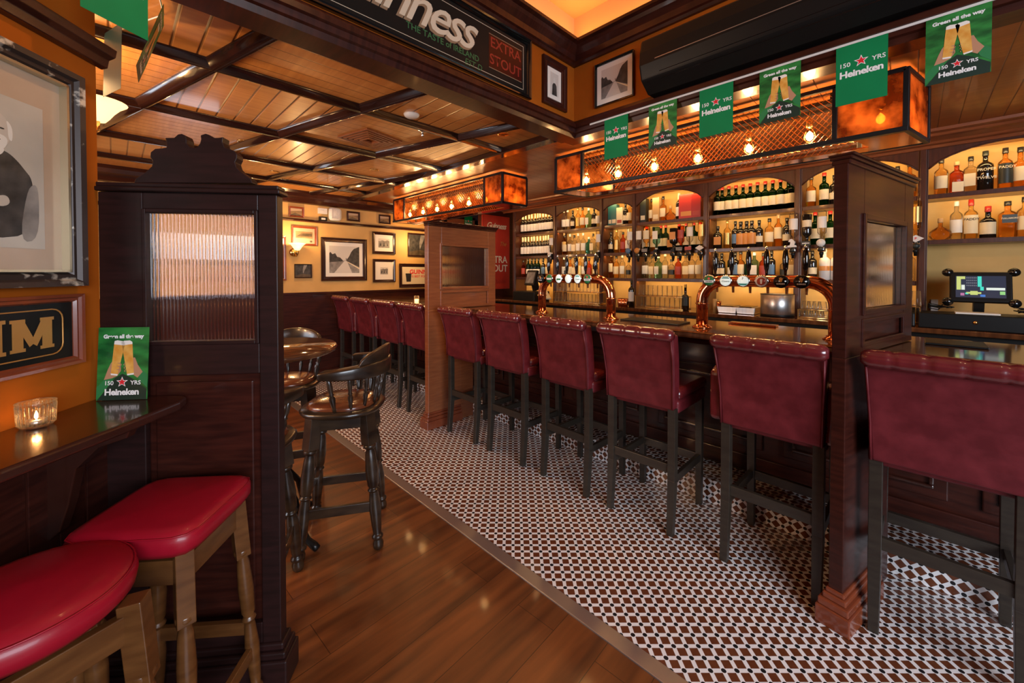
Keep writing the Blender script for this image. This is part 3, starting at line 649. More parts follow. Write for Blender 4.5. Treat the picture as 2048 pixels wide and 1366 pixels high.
def poster_art(t, w, h, e, both=True):
    """two beer glasses clinking in two hands; origin at top centre, y down negative"""
    for s in ((1, -1) if both else (1,)):
        Mf = Matrix.Rotation(R(180), 4, 'Y') if s < 0 else Matrix()
        text_obj('Green all the way', .0195 * w / .177, M['ink_white'], t, Mf @ T(0, -.030, e), bold=.0009)
        d = MB(); d.flat([(-w/2 + .002, -h), (w/2 - .002, -h), (w/2 - .002, -h * .86), (w * .18, -h * .70), (0, -h * .64), (-w * .15, -h * .70)], e * .5, 0, Mf); d.build('dark_triangle', M['poster_dark'], t)
        a = MB()
        a.flat([(-w/2, -h * .98), (-w/2, -h * .82), (-w * .36, -h * .72), (-w * .17, -h * .68), (-w * .22, -h * .76)], e * .8, 0, Mf); a.build('sleeve_print', M['sleeve'], t); a = MB()
        a.flat([(w/2, -h * .84), (w/2, -h * .66), (w * .40, -h * .60), (w * .30, -h * .66), (w * .34, -h * .74)], e * .8, 0, Mf)
        a.build('sleeve_print', M['sleeve'], t)
        b = MB()
        b.flat([(-w * .36, -h * .72), (-w * .29, -h * .58), (-w * .24, -h * .50), (-w * .20, -h * .46), (-w * .04, -h * .50), (-w * .03, -h * .60), (-w * .10, -h * .67), (-w * .20, -h * .70)], e, 0, Mf); b.build('hand_print', M['hand'], t); b = MB()
        b.flat([(w * .40, -h * .62), (w * .30, -h * .52), (w * .24, -h * .42), (w * .20, -h * .42), (w * .04, -h * .48), (w * .07, -h * .58), (w * .18, -h * .64), (w * .30, -h * .70)], e, 0, Mf)
        b.build('hand_print', M['hand'], t)
        for sx, tx in ((-1, -.118), (1, .118)):
            Mg = Mf @ T(tx * w, -h * .44, 0) @ Matrix.Rotation(R(7.5 * sx), 4, 'Z')
            g = MB(); W2 = w * .105; H2 = h * .20
            g.flat([(-W2, H2), (-W2 * .66, -H2), (W2 * .66, -H2), (W2, H2)], e * 1.4, 0, Mg)
            g.flat([(-W2, H2), (-W2 * 1.02, H2 + h * .045), (-W2 * .5, H2 + h * .06), (W2 * .6, H2 + h * .055), (W2 * 1.02, H2 + h * .03), (W2, H2)], e * 1.4, 1, Mg)
            g.flat([(-W2 * .68, -H2), (-W2 * .6, -H2 - h * .022), (W2 * .6, -H2 - h * .022), (W2 * .68, -H2)], e * 1.4, 1, Mg)
            for q in range(3): g.flat([(-W2 * .5 * sx - .004 + sx * W2 * .1, -H2 * (.25 + q * .22)), (-W2 * .5 * sx + .010 * -sx, -H2 * (.33 + q * .22)), (-W2 * .95 * sx, -H2 * (.42 + q * .22)), (-W2 * .8 * sx, -H2 * (.2 + q * .22))], e * 1.8, 2, Mg)
            g.build('beer_glass_print', [M['beer'], M['foam'], M['hand']], t)
    brand_block(t, w, -h * .86, e * 1.6, both, .68)
FW, FH = .177, .272
def flag(origin, right, up, kind, label, curl=0.0, grp=None):
    t = empty('bunting_flag', (0, 0, 0), M=frame_M(origin, right, up)); tag(t, label, 'flag', grp)
    n = 8; mb = MB()
    for s in (.0004, -.0004):
        vs = []
        for i in range(n + 1):
            y = -FH * i / n
            for x in (-FW/2, FW/2): vs.append((x, y, s))
        mb.add(vs, [(2*i, 2*i+1, 2*i+3, 2*i+2) for i in range(n)])
    mb.build('cloth', M['flag_green'] if kind == 'logo' else M['poster_dark'] if kind == 'plain' else M['poster_green'], t)
    if kind == 'logo': brand_block(t, FW, -FH * .46, .0011)
    elif kind == 'poster': poster_art(t, FW, FH, .0011)
    return t
ys = [1.425, 1.104, .797, .495, .183, -.108]; kinds = ['logo', 'poster'] * 3
places = ['leftmost in the row, beside the framed street photo', 'second from left in the row above the bulbs', 'third from left in the row above the bulbs', 'fourth from left in the row above the bulbs', 'second from right, over the amber end of the copper light', 'rightmost in the row, nearest the camera']
for y, k, pl in zip(ys, kinds, places):
    flag((2.400, y, 2.495), (0, -1, 0), (0, 0, 1), k, ('plain green bunting flag, ' if k == 'logo' else 'beer-glass bunting flag, ') + pl)
st = MB().box((2.399, -1.2, 2.492), (2.4035, 1.633, 2.512)).build('bunting_tape', M['white']); tag(st, 'white tape carrying the green bunting flags along the ledge', 'tape')
# bunting at upper left, seen at a slant
flag((.018, 1.725, 2.48), (.83, .56, 0), (.0, -.02, 1), 'logo', 'green bunting flag cut by the top edge, beside the end of the left wall')
flag((.012, 2.38, 2.475), (.30, -.95, 0), (.03, 0, 1), 'plain', 'bunting flag seen nearly edge-on, long dark one over the glowing wall lamp')
flag((.155, 2.12, 2.475), (.08, .997, 0), (.30, 0, .95), 'poster', 'thin pale bunting flag seen edge-on, behind the upper left green flag')
o = MB().tube([(-.10, 1.80, 2.49), (.018, 1.725, 2.485), (.10, 1.80, 2.482), (.155, 2.12, 2.477), (.016, 2.42, 2.478)], .003, 6).build('white_cord', M['white']); tag(o, 'white cord carrying the bunting at the upper left', 'cord')
# ================================================================ frames, signs and pictures
def framed(name, Mx, w, h, fw, fm, label, cat='picture', mount=.0, mm_='paper', depth=.02, art=None, grp=None, inner=None):
    t = empty(name, (0, 0, 0), M=Mx); tag(t, label, cat, grp); f = MB(); W2, H2 = w/2, h/2
    prof = [(0, 0), (depth, .0), (depth * .9, fw * .35), (depth * .6, fw * .5), (depth * .7, fw * .8), (depth * .35, fw), (0, fw)]
    def side(p0, p1, inn):
        p0, p1, inn = Vector(p0), Vector(p1), Vector(inn); tt = (p1 - p0).normalized(); n = len(prof)
        vs = [p0 + Vector((0, 0, a)) + inn*b + tt*b for a, b in prof] + [p1 + Vector((0, 0, a)) + inn*b - tt*b for a, b in prof]
        f.add(vs, [(i, (i+1) % n, n + (i+1) % n, n + i) for i in range(n)])
    side((-W2, -H2, 0), (W2, -H2, 0), (0, 1, 0)); side((W2, H2, 0), (-W2, H2, 0), (0, -1, 0))
    side((-W2, H2, 0), (-W2, -H2, 0), (1, 0, 0)); side((W2, -H2, 0), (W2, H2, 0), (-1, 0, 0))
    f.build('frame', M[fm], t)
    if inner:
        g = MB(); a = fw
        for lo, hi in (((-W2 + a, -H2 + a), (W2 - a, -H2 + a + .007)), ((-W2 + a, H2 - a - .007), (W2 - a, H2 - a)), ((-W2 + a, -H2 + a), (-W2 + a + .007, H2 - a)), ((W2 - a - .007, -H2 + a), (W2 - a, H2 - a))):
            g.box((*lo, .004), (*hi, depth * .75))
        g.build('inner_bead', M[inner], t)
    MB().box((-W2 + fw * .8, -H2 + fw * .8, .001), (W2 - fw * .8, H2 - fw * .8, .005)).build('mount', M[mm_], t)
    iw, ih = w - 2*fw - 2*mount, h - 2*fw - 2*mount
    if art: art(t, iw, ih, .006)
    return t
def flatart(mats, polys, name='print'):
    def go(t, w, h, e):
        m = MB()
        for i, (mi, poly) in enumerate(polys): m.flat([(x * w/2, y * h/2) for x, y in poly], e + i * .0002, mi)
        m.build(name, [M[k] for k in mats], t)
    return go
def chaikin(pl, n=2):
    for _ in range(n):
        q = []
        for k in range(len(pl)):
            a, b = pl[k], pl[(k + 1) % len(pl)]; q += [(a[0]*.75 + b[0]*.25, a[1]*.75 + b[1]*.25), (a[0]*.25 + b[0]*.75, a[1]*.25 + b[1]*.75)]
        pl = q
    return pl
SQ = [(-1, -1), (1, -1), (1, 1), (-1, 1)]
street = flatart(['sky_print', 'grey_print', 'dark_print', 'cream'], [(0, SQ), (1, [(-1, -1), (1, -1), (1, -.45), (.1, -.05), (-1, -.2)]), (0, [(-.7, -1), (.5, -1), (.15, -.1), (0, -.08)]),
    (2, [(-1, .45), (-.93, .55), (-.8, .38), (-.62, .46), (-.5, .2), (-.3, .15), (-.15, -.02), (-.1, -.12), (-.9, -.2), (-1, -.25)]),
    (2, [(1, 1), (.62, .82), (.45, .6), (.3, .25), (.12, -.02), (.14, -.12), (1, -.55)]), (3, [(.2, -.2), (1, -.72), (1, -.62), (.18, -.14)]), (2, [(.08, -.05), (.12, -.05), (.12, .12), (.08, .12)])])
row = flatart(['sky_print', 'grey_print', 'dark_print'], [(0, SQ), (1, [(-1, -1), (1, -1), (1, .5), (.6, .7), (.2, .45), (-.3, .62), (-.8, .4), (-1, .5)]), (2, [(-.8, -.6), (-.6, .2), (-.5, -.6)]), (2, [(-.2, -.7), (0, .3), (.2, -.7)]), (2, [(.5, -.6), (.6, .25), (.75, -.6)])])
dark = flatart(['dark_print', 'grey_print', 'sepia_dark'], [(0, SQ), (1, [(.1, 1), (.55, 1), (.2, .1), (0, -.4), (-.05, .2)]), (2, [(-1, -1), (1, -1), (1, -.6), (0, -.45), (-1, -.7)])])
sep = flatart(['old_paper', 'sepia', 'sepia_dark'], [(0, SQ), (1, [(-.8, -.3), (.8, -.3), (.8, .55), (-.8, .6)]), (2, [(-.75, -.1), (-.3, .3), (.2, .35), (.75, .3), (.75, -.05)]), (2, [(.5, -.7), (.65, -.55), (.8, -.7), (.65, -.85)])])
small = flatart(['sepia', 'old_paper', 'sepia_dark'], [(0, SQ), (1, [(-1, .2), (1, .4), (1, 1), (-1, 1)]), (2, [(-1, -.9), (-.2, -.2), (.6, -.6), (1, -1), (-1, -1)])])
def on_back(px0, py0, px1, py1, y=5.65):
    a, b = hit(px0, py0, 'y', y), hit(px1, py1, 'y', y); c = (a + b) / 2
    return frame_M((c.x, y - .002, c.z), (1, 0, 0), (0, 0, 1)), abs(b.x - a.x), abs(a.z - b.z)
BP = [('picture_frame', (641, 474, 733, 561), .06, 'frame_dark', .05, 'paper', street, 'largest framed street photograph on the back wall, dark wide frame, cream mount'),
 ('picture_frame', (582, 451, 633, 492), .025, 'frame_red', .0, 'old_paper', sep, 'sepia print in thin red-brown frame behind the lit wall lamp'),
 ('picture_frame', (588, 528, 623, 556), .012, 'frame_dark', .0, 'dark_print', dark, 'small dark unframed-looking print below the wall lamp'),
 ('picture_frame', (744, 463, 790, 509), .04, 'frame_dark', .055, 'paper', row, 'upper of two stacked dark framed photographs right of the big street photo'),
 ('picture_frame', (745, 518, 790, 564), .04, 'frame_dark', .08, 'paper', row, 'lower of two stacked dark framed photographs right of the big street photo'),
 ('picture_frame', (815, 466, 862, 514), .02, 'frame_dark', .0, 'sepia_dark', dark, 'dark sepia picture in thin frame above the stout advertisement'),
 ('picture_frame', (577, 412, 607, 436), .022, 'frame_red', .0, 'sepia', small, 'small sepia landscape above the picture rail, leftmost of the small ones'),
 ('picture_frame', (693, 422, 719, 444), .025, 'frame_dark', .0, 'grey_print', small, 'small dark landscape above the rail, right of the white speaker'),
 ('picture_frame', (757, 429, 780, 449), .022, 'frame_dark', .0, 'grey_print', small, 'small grey landscape above the rail, rightmost of the small ones'),
 ('picture_frame', (448, 488, 522, 560), .06, 'frame_dark', .0, 'dark_print', dark, 'dark framed picture added to darken the view through the fluted booth glass'),  # added for dark streaks in the booth glass
 ('picture_frame', (535, 470, 572, 561), .05, 'frame_red', .0, 'old_paper', sep, 'tall red-brown framed picture cut off by the booth screen edge')]
for nm, bx, fw, fm, mo, mmn, art, lab in BP:
    Mx, w, h = on_back(*bx); framed(nm, Mx, w, h, fw, fm, lab, mount=mo, mm_=mmn, art=art)
def stout_ad(t, w, h, e):
    m = MB(); m.flat([(-w*.37, -h*.36), (-w*.24, -h*.36), (-w*.22, h*.12), (-w*.40, h*.12)], e); m.build('glass_print', M['ink_black'], t)
    text_obj('GUINNESS', .098, M['star_red'], t, T(w * .12, h * .20, e), bold=.003); text_obj('IS BEST FOR YOU', .05, M['star_red'], t, T(w * .12, -h * .06, e), bold=.001)
Mx, w, h = on_back(798, 527, 872, 573); framed('advert_frame', Mx, w, h, .05, 'frame_dark', 'framed cream stout advertisement with dark glass and red words, behind the bar screen', 'advertisement', mm_='cream', art=stout_ad)
# wall plates above the rail
Mx, w, h = on_back(635, 416, 653, 429); t = MB().box((-w/2, -h/2, 0), (w/2, h/2, .03)).box((-w*.3, -h*.1, .03), (w*.1, h*.15, .033)).build('thermostat', M['white'], M=Mx, bevel=.004); tag(t, 'small white control box above the picture rail', 'control box')
Mx, w, h = on_back(637, 433, 653, 443); t = MB().box((-w/2, -h/2, 0), (w/2, h/2, .03)).build('control_box', M['black'], M=Mx, bevel=.004); tag(t, 'small black box directly under the white control box', 'control box')
MB().box((-w*.25, -.012, .03), (w*.25, .012, .033)).build('display', M['white'], t)
Mx, w, h = on_back(657, 416, 680, 442); t = MB().lathe([(w*.5, 0), (w*.56, .02), (w*.5, .05), (.0, .062)], 24, sq=5, sy=h/w).build('wall_speaker', M['white'], M=Mx); tag(t, 'white rounded wall speaker above the picture rail', 'speaker')
g = MB()
for k in range(-5, 6): g.box((k * w*.07 - .002, -h*.4, .05), (k * w*.07 + .002, h*.4, .060))
g.build('grille', M['white'], t)
# wall lamps
def sconce(Mx, label):
    t = empty('wall_lamp', (0, 0, 0), M=Mx); tag(t, label, 'lamp')
    MB().lathe([(.055, 0), (.055, .012), (.03, .022), (.02, .03)], 18).build('back_plate', M['brass'], t)
    MB().tube([(0, 0, .02), (0, -.03, .07), (0, -.05, .11), (0, -.02, .14), (0, .02, .14)], .007, 8).build('arm', M['brass'], t)
    s = MB().lathe([(.025, 0), (.04, .02), (.055, .045), (.075, .07), (.10, .09)], 20).build('lamp_shade', M['shade_glow'], t, T(0, .02, .14) @ Matrix.Rotation(R(-90), 4, 'X'))
    return t
p = hit(589, 500, 'y', 5.62); sconce(frame_M((p.x, 5.65, p.z - .03), (1, 0, 0), (0, 0, 1)), 'lit brass wall lamp with upturned glass shade on the back wall')
point('sconce_light', (p.x, 5.40, p.z + .12), 16, (1.0, .58, .24), .05)
q_ = hit(196, 212, 'z', 2.20); Ms = frame_M((q_.x - .14, q_.y, 2.115), (-.1, .99, 0), (0, 0, 1)); sconce(Ms, 'glowing glass wall lamp peeping past the left wall end near the ceiling')
point('sconce_light', (q_.x - .06, q_.y + .10, 2.32), 5, (1.0, .55, .22), .05)
p = hit(550, 500, 'y', 5.62)
for x in (3.3,): point('sconce_light', (x, 5.35, 1.95), 12, (1.0, .58, .24), .06)
# black mirror sign on the cross frieze
FM = frame_M((0, 1.811, 0), (1, 0, 0), (0, 0, 1))
def mirror_sign(t, w, h, e):
    pass
sx0, sx1, sz0, sz1 = -.15, 1.955, 2.585, 2.965
cx, cz = (sx0 + sx1) / 2, (sz0 + sz1) / 2
sg = framed('mirror_sign', frame_M((cx, 1.811, cz), (1, 0, 0), (0, 0, 1)), sx1 - sx0, sz1 - sz0, .03, 'black_gloss', 'long black mirror stout sign with cream script on the high cross beam', 'sign', mm_='mirror_black', depth=.03)
W2, H2 = (sx1 - sx0) / 2, (sz1 - sz0) / 2; l = MB(); q = .0025
for lo, hi in (((-W2 + .05, H2 - .055), (W2 - .055, H2 - .055 + q)), ((-W2 + .05, -H2 + .05), (W2 - .055, -H2 + .05 + q)), ((W2 - .055 - q, -H2 + .05), (W2 - .055, H2 - .055)), ((-W2 + .05, -H2 + .05), (-W2 + .05 + q, H2 - .055))): l.box((*lo, .005), (*hi, .0062))
l.build('gilt_line', M['ink_cream'], sg)
text_obj('Guinness', .29, M['ink_shadow'], sg, T(.115 - .012, .038 - .010, .0060), shear=.42, bold=.005, space=.86)
text_obj('Guinness', .29, M['ink_cream'], sg, T(.115, .040, .0066), shear=.42, bold=.002, space=.86)
text_obj('THE TASTE of IRELAND', .046, M['ink_green'], sg, T(.385, -.085, .0062), bold=.0005)
MB().flat([(.70, -.095), (.98, -.095), (.98, .105), (.70, .105)], .0058).build('red_panel', mat('dim_red_panel', (.05, .006, .004), .3, spec=.2), sg)
l = MB(); l.box((.70, .100, .006), (.98, .104, .0066)); l.box((.70, -.099, .006), (.98, -.095, .0066)); l.build('panel_line', M['ink_shadow'], sg)
text_obj('EXTRA', .085, M['ink_red'], sg, T(.84, .055, .0064), bold=.001); text_obj('STOUT', .085, M['ink_red'], sg, T(.84, -.045, .0064), bold=.001)
text_obj('EST D', .05, M['ink_green'], sg, T(.58, -.13, .0062), shear=.2)
portrait_s = flatart(['sky_print', 'dark_print', 'hair_print'], [(0, SQ), (1, [(-.6, -1), (-.5, -.1), (-.2, .1), (.2, .1), (.5, -.1), (.6, -1)]), (2, [(-.22, .1), (-.28, .45), (0, .65), (.28, .45), (.22, .1)])])
framed('picture_frame', frame_M((2.217, 1.811, 2.775), (1, 0, 0), (0, 0, 1)), .26, .325, .055, 'mahogany', 'narrow framed portrait on the cross beam right of the mirror sign', mount=.03, mm_='paper', art=portrait_s)
framed('picture_frame', frame_M((2.455, 1.470, 2.768), (0, -1, 0), (0, 0, 1)), .30, .30, .014, 'black_gloss', 'black framed street photograph left of the air conditioner', mount=.035, mm_='paper', art=street)
# air conditioner
ac = empty('air_conditioner', (2.455, .42, 2.62)); tag(ac, 'black wall-mounted air conditioner above the green bunting', 'air conditioner')
pf = [(0, -.07), (-.10, -.075), (-.19, -.02), (-.215, .06), (-.21, .14), (-.19, .22), (0, .23)]
m = MB(); m.prism(pf, -.62, .76, axis='y'); m.build('casing', M['black'], ac, bevel=.012, seg=3)
MB().beam((-.180, -.50, -.012), (-.180, .64, -.012), .012, .045, up=(-.6, 0, .8)).build('louvre', M['black_gloss'], ac)
MB().beam((-.212, -.52, .075), (-.212, .66, .075), .006, .004).build('trim_line', M['alu'], ac)
# red tin sign on the return wall
a, b = hit(963, 428, 'y', 4.6), hit(1018, 577, 'y', 4.6); w, h = b.x - a.x, a.z - b.z
rs = empty('wall_sign', (0, 0, 0), M=frame_M(((a.x + b.x)/2, 4.598, (a.z + b.z)/2), (1, 0, 0), (0, 0, 1))); tag(rs, 'tall red tin sign with cream script and lettering beside the wine shelves', 'sign')
MB().box((-w/2, -h/2, 0), (w/2, h/2, .012)).build('tin_plate', M['sign_red'], rs, bevel=.003)
l = MB()
for lo, hi in (((-w/2 + .02, h/2 - .025), (w/2 - .02, h/2 - .021)), ((-w/2 + .02, -h/2 + .021), (w/2 - .02, -h/2 + .025)), ((w/2 - .024, -h/2 + .021), (w/2 - .02, h/2 - .021)), ((-w/2 + .02, -h/2 + .021), (-w/2 + .024, h/2 - .021))): l.box((*lo, .012), (*hi, .0135))
l.build('border_line', M['ink_red'], rs)
text_obj('Guinness', .125, M['ink_cream'], rs, T(0, h * .36, .0135), shear=.35, bold=.003, space=.88)
text_obj('The', .09, M['gold'], rs, T(w * .24, h * .12, .0135), shear=.35, bold=.001)
text_obj('EXTRA', .15, M['ink_cream'], rs, T(0, -h * .10, .0135), bold=.003)
text_obj('STOUT', .15, M['ink_cream'], rs, T(0, -h * .22, .0135), bold=.003)
text_obj('Dublin', .09, M['ink_red'], rs, T(w * .1, -h * .40, .0135), shear=.3, bold=.001)
# LADIES sign
a, b = hit(857, 434, 'y', 5.59), hit(926, 462, 'y', 5.59); w, h = b.x - a.x, a.z - b.z
ls = empty('lettered_sign', (0, 0, 0), M=frame_M(((a.x + b.x)/2, 5.598, (a.z + b.z)/2 + .01), (1, 0, 0), (0, 0, 1))); tag(ls, 'dark sign reading LADIES on the timber beyond the bar screen', 'sign')
MB().box((-w/2, -h/2, 0), (w/2, h/2, .015)).build('board', M['mirror_black'], ls, bevel=.003)
text_obj('LADIES', .155, M['ink_cream'], ls, T(0, 0, .0165), bold=.002, space=1.05)
t = flag((hit(937, 440, 'y', 5.5).x, 5.5, 2.44), (1, 0, 0), (0, 0, 1), 'logo', 'distant green bunting flag beside the LADIES sign')
# gold lettered mirror on the left wall
def wallM(a, z, off=.002): return WM @ frame_M((a, -off, z), (1, 0, 0), (0, 0, 1))
sg = framed('lettered_sign', wallM(1.10, 1.2775), .60, .215, .024, 'frame_red', 'black sign with gold letters in a red-brown frame above the shelf', 'sign', mm_='mirror_black', depth=.022)
l = MB(); rr = .03; pts = []
for cx_, cy_, a0_ in ((.245 - rr, .066 - rr, 0), (-.245 + rr, .066 - rr, 90), (-.245 + rr, -.066 + rr, 180), (.245 - rr, -.066 + rr, 270)):
    for k in range(5): an = R(a0_ + k * 22.5); pts.append((cx_ + rr * math.cos(an), cy_ + rr * math.sin(an), .007))
l.tube(pts, .0022, 5, closed=True); l.build('gilt_line', M['gold'], sg)
def slabM(x, w, h, mb):
    """ornate slab-serif M"""
    q = w * .13; s = .010
    for cx2 in (x - w/2 + q, x + w/2 - q):
        mb.box((cx2 - q, -h/2 + s, .0062), (cx2 + q, h/2 - s, .0072))
        for yy in (-1, 1):
            mb.box((cx2 - q * 1.4, yy * (h/2 - .010) - .0045, .0062), (cx2 + q * 1.4, yy * (h/2 - .010) + .0045, .0073))
    mb.flat([(x - w/2 + q * .3, h/2 - s), (x - w/2 + q * 2.2, h/2 - s), (x + q * .5, -h * .22), (x - q * .7, -h * .34)], .0071)
    mb.flat([(x + w/2 - q * .3, h/2 - s), (x + w/2 - q * 2.2, h/2 - s), (x - q * .5, -h * .22), (x + q * .7, -h * .34)], .0075)
mb = MB(); slabM(.162, .104, .10, mb); mb.build('letter_m', M['gold'], sg)
mb = MB()
for cx2 in (.075, .028):
    mb.box((cx2 - .012, -.042, .0062), (cx2 + .012, .042, .0072))
    for yy in (-1, 1): mb.box((cx2 - .020, yy * .042 - .005, .0062), (cx2 + .020, yy * .042 + .005, .0073))
mb.box((.028, -.008, .0062), (.075, .008, .0070)); mb.build('letter_h', M['gold'], sg)
# old portrait
def portrait(t, w, h, e):
    m = MB(); m.flat([(-.112, -.215), (.112, -.215), (.112, .185), (-.112, .185)], e, 0); m.build('print', M['portrait_bg'], t)
    m = MB()
    m.flat(chaikin([(-.11, -.19), (.075, -.19), (.085, -.08), (.080, -.02), (.062, .0), (.045, .020), (.018, .040), (-.02, .040), (-.06, .015), (-.09, -.02)]), e + .0004, 0)
    m.flat(chaikin([(.045, -.20), (.095, -.19), (.098, -.05), (.085, -.03), (.065, -.06)]), e + .0005, 1)
    m.build('suit', [M['dark_print'], M['grey_print']], t)
    cx, cy = -.004, .088
    hd = [(cx + .033 * math.cos(k * math.pi / 10), cy + .048 * math.sin(k * math.pi / 10)) for k in range(20)]
    m = MB(); m.flat(hd, e + .0006, 0)
    m.flat(chaikin([(cx - .027, cy - .008), (cx + .027, cy - .008), (cx + .022, cy - .040), (cx, cy - .056), (cx - .022, cy - .040)]), e + .0008, 1)
    m.flat(chaikin([(cx + .022, cy + .036), (cx + .038, cy + .018), (cx + .037, cy - .022), (cx + .027, cy - .014), (cx + .026, cy + .014)]), e + .0008, 1)
    for q in (-1, 1): m.flat(chaikin([(cx + q*.012 - .006, cy + .010), (cx + q*.012 + .006, cy + .010), (cx + q*.012 + .006, cy + .006), (cx + q*.012 - .006, cy + .006)]), e + .0010, 2)
    m.flat(chaikin([(cx - .003, cy + .008), (cx + .003, cy + .008), (cx + .006, cy - .012), (cx - .006, cy - .012)]), e + .0010, 3)
    m.flat(chaikin([(cx - .010, cy - .020), (cx + .010, cy - .020), (cx + .008, cy - .024), (cx - .008, cy - .024)]), e + .0011, 2)
    m.flat(chaikin([(cx - .016, .040), (cx + .022, .048), (cx + .006, .020)]), e + .0009, 1)
    m.flat(chaikin([(-.012, -.085), (.018, -.075), (.026, -.10), (-.004, -.112)]), e + .0009, 0)
    m.build('face', [M['skin_print'], M['hair_print'], M['dark_print'], M['grey_print']], t)
framed('portrait_frame', wallM(1.188, 1.7325), .42, .645, .042, 'gold_frame', 'large old portrait of seated bearded person in suit, worn flaking frame', 'picture', mm_='old_paper', art=portrait, depth=.035, inner='frame_bead')
# ceiling fittings
def disc(name, px, py, r, prof, m, label, cat):
    p = hit(px, py, 'z', Z0); o = MB().lathe(prof, 20).build(name, m, M=T(p.x, p.y, Z0)); tag(o, label, cat); return o
disc('smoke_detector', 823, 229, .05, [(.001, -.022), (.035, -.02), (.048, -.010), (.052, 0)], M['white'], 'round white smoke detector on the board ceiling', 'smoke detector')
o = disc('sprinkler', 845, 260, .03, [(.001, -.05), (.012, -.045), (.006, -.03), (.012, -.012), (.034, -.006), (.036, 0)], M['chrome'], 'small chrome sprinkler head right of the ceiling vent', 'sprinkler')
p = hit(741, 277, 'z', Z0); v = empty('ceiling_vent', (p.x, p.y, Z0), R(14)); tag(v, 'square slatted air vent in the board ceiling', 'vent')
m = MB()
for k in range(5):
    a = .17 - k * .028; b = a - .014
    for lo, hi in (((-a, -a), (a, -b)), ((-a, b), (a, a)), ((-a, -b), (-b, b)), ((b, -b), (a, b))): m.box((*lo, -.012 - k * .003), (*hi, -.002))
m.build('slats', M['ceil_y'] if False else M['mid_wood'], v)
for k, (x, y) in enumerate(DOWN[:5]):
    o = MB().lathe([(.034, -.004), (.044, -.006), (.046, 0), (.034, 0)], 18).build('ceiling_downlight', M['brass'], M=T(x, y, Z0)); tag(o, 'small round recessed downlight in the board ceiling, ' + ('right of the vent', 'closest to the cross beam', 'left of the vent', 'nearest the far copper light', 'closest to the back wall')[k], 'light', 'recessed downlights in the board ceiling')
# ================================================================ seating and tables
def bar_stool(arms=False):
    """origin between the rear legs on the floor; faces +x, back at x < 0"""
    t = empty('bar_stool', (0, 0, 0))
    # back: outer panel, lining, scroll
    yb, yt = .205, .225
    def panel(x0b, x1b, x0t, x1t, zb=.695, zt=1.115):
        n = 6; vs = []; fs = []
        for i in range(n + 1):
            f = i / n; z = zb + (zt - zb) * f; b = f * f; hw = yb + (yt - yb) * f
            xa = x0b + (x0t - x0b) * b; xc = x1b + (x1t - x1b) * b
            vs += [(xa, -hw, z), (xc, -hw, z), (xc, hw, z), (xa, hw, z)]
        for i in range(n):
            for k in range(4): fs.append((4*i + k, 4*i + (k+1) % 4, 4*i + 4 + (k+1) % 4, 4*i + 4 + k))
        fs += [(3, 2, 1, 0), (4*n, 4*n+1, 4*n+2, 4*n+3)]
        return vs, fs
    mb = MB(); mb.add(*panel(-.012, .065, -.075, .0)); mb.build('backrest', M['red_leather'], t, bevel=.012, seg=3, angle=60)
    # scroll: lobed roll with button creases
    n = 40; pts = []; rs = []
    for i in range(n + 1):
        y = -.232 + .464 * i / n; u = (y + .232) / .464 * 5; cr = min(abs(u - round(u)), .5)
        k = 1 - .13 * math.exp(-(cr / .05) ** 2) if 0.4 < u < 4.6 else 1
        e = min(i, n - i); k *= (.55, .85, .97)[e] if e < 3 else 1
        pts.append((-.080, y, 1.118)); rs.append(.036 * k)
    mb = MB().tube(pts, rs, 16); mb.build('scroll_top', M['red_gloss'], t)
    for y in (-.212, .212): s = MB().tube([(-.016, y * .955, .70), (-.022, y * .97, .85), (-.045, y * 1.0, .98), (-.078, y * 1.02, 1.085)], .0045, 6).build('seam_piping', M['red_leather'], t)
    mb = MB(); mb.box((.03, -.215, .665), (.46, .215, .745)); mb.build('seat_base', M['red_leather'], t, bevel=.02, seg=3)
    mb = MB(); mb.box((.05, -.22, .735), (.475, .22, .80)); mb.build('seat_cushion', M['red_gloss'], t, bevel=.028, seg=4)
    if arms:
        for y in (-.238, .238):
            mb = MB(); mb.prism([(.0, .70), (.36, .70), (.36, .86), (.30, .93), (.06, .97), (.0, .95)], y - .030, y + .030, axis='y'); mb.build('armrest', M['red_gloss'], t, bevel=.022, seg=3)
    for y in (-.188, .188):
        MB().beam((0, y, 0), (.022, y, .30), .034, .034, w1=.042, h1=.042).beam((.022, y, .30), (.022, y, .70), .042, .042).build('leg', M['ebony'], t, bevel=.002)
        MB().beam((.43, y, 0), (.425, y, .70), .034, .034, w1=.042, h1=.042).build('leg', M['ebony'], t, bevel=.002)
    MB().box((.010, -.17, .335), (.034, .17, .385)).build('stretcher', M['ebony'], t, bevel=.002)
    MB().box((.415, -.17, .27), (.440, .17, .32)).build('footrest', M['ebony'], t, bevel=.002)
    for y in (-.188, .188): MB().box((.04, y - .011, .275), (.41, y + .011, .32)).build('stretcher', M['ebony'], t, bevel=.002)
    return t
s0 = bar_stool(); s1 = bar_stool(True)
near = [(-.085, 0, 'nearest red leather bar stool, right of the near screen, cut by the frame edge'),
        (.475, 1, 'red bar stool with padded arms, directly left of the near bar screen'),
        (1.125, 0, 'red bar stool, second one left of the near bar screen'),
        (1.675, 0, 'red bar stool, third one left of the near bar screen'),
        (2.25, 0, 'red bar stool, second one right of the halfway screen'),
        (2.80, 0, 'red bar stool, directly right of the halfway bar screen'),
        (3.53, 1, 'red bar stool with arms, directly beyond the halfway screen'),
        (4.09, 1, 'red bar stool with arms, second beyond the halfway screen'),
        (4.68, 1, 'red bar stool with arms, third beyond the halfway screen'),
        (5.27, 1, 'farthest red bar stool, close to the dark back wall panelling')]
used = {0: False, 1: False}
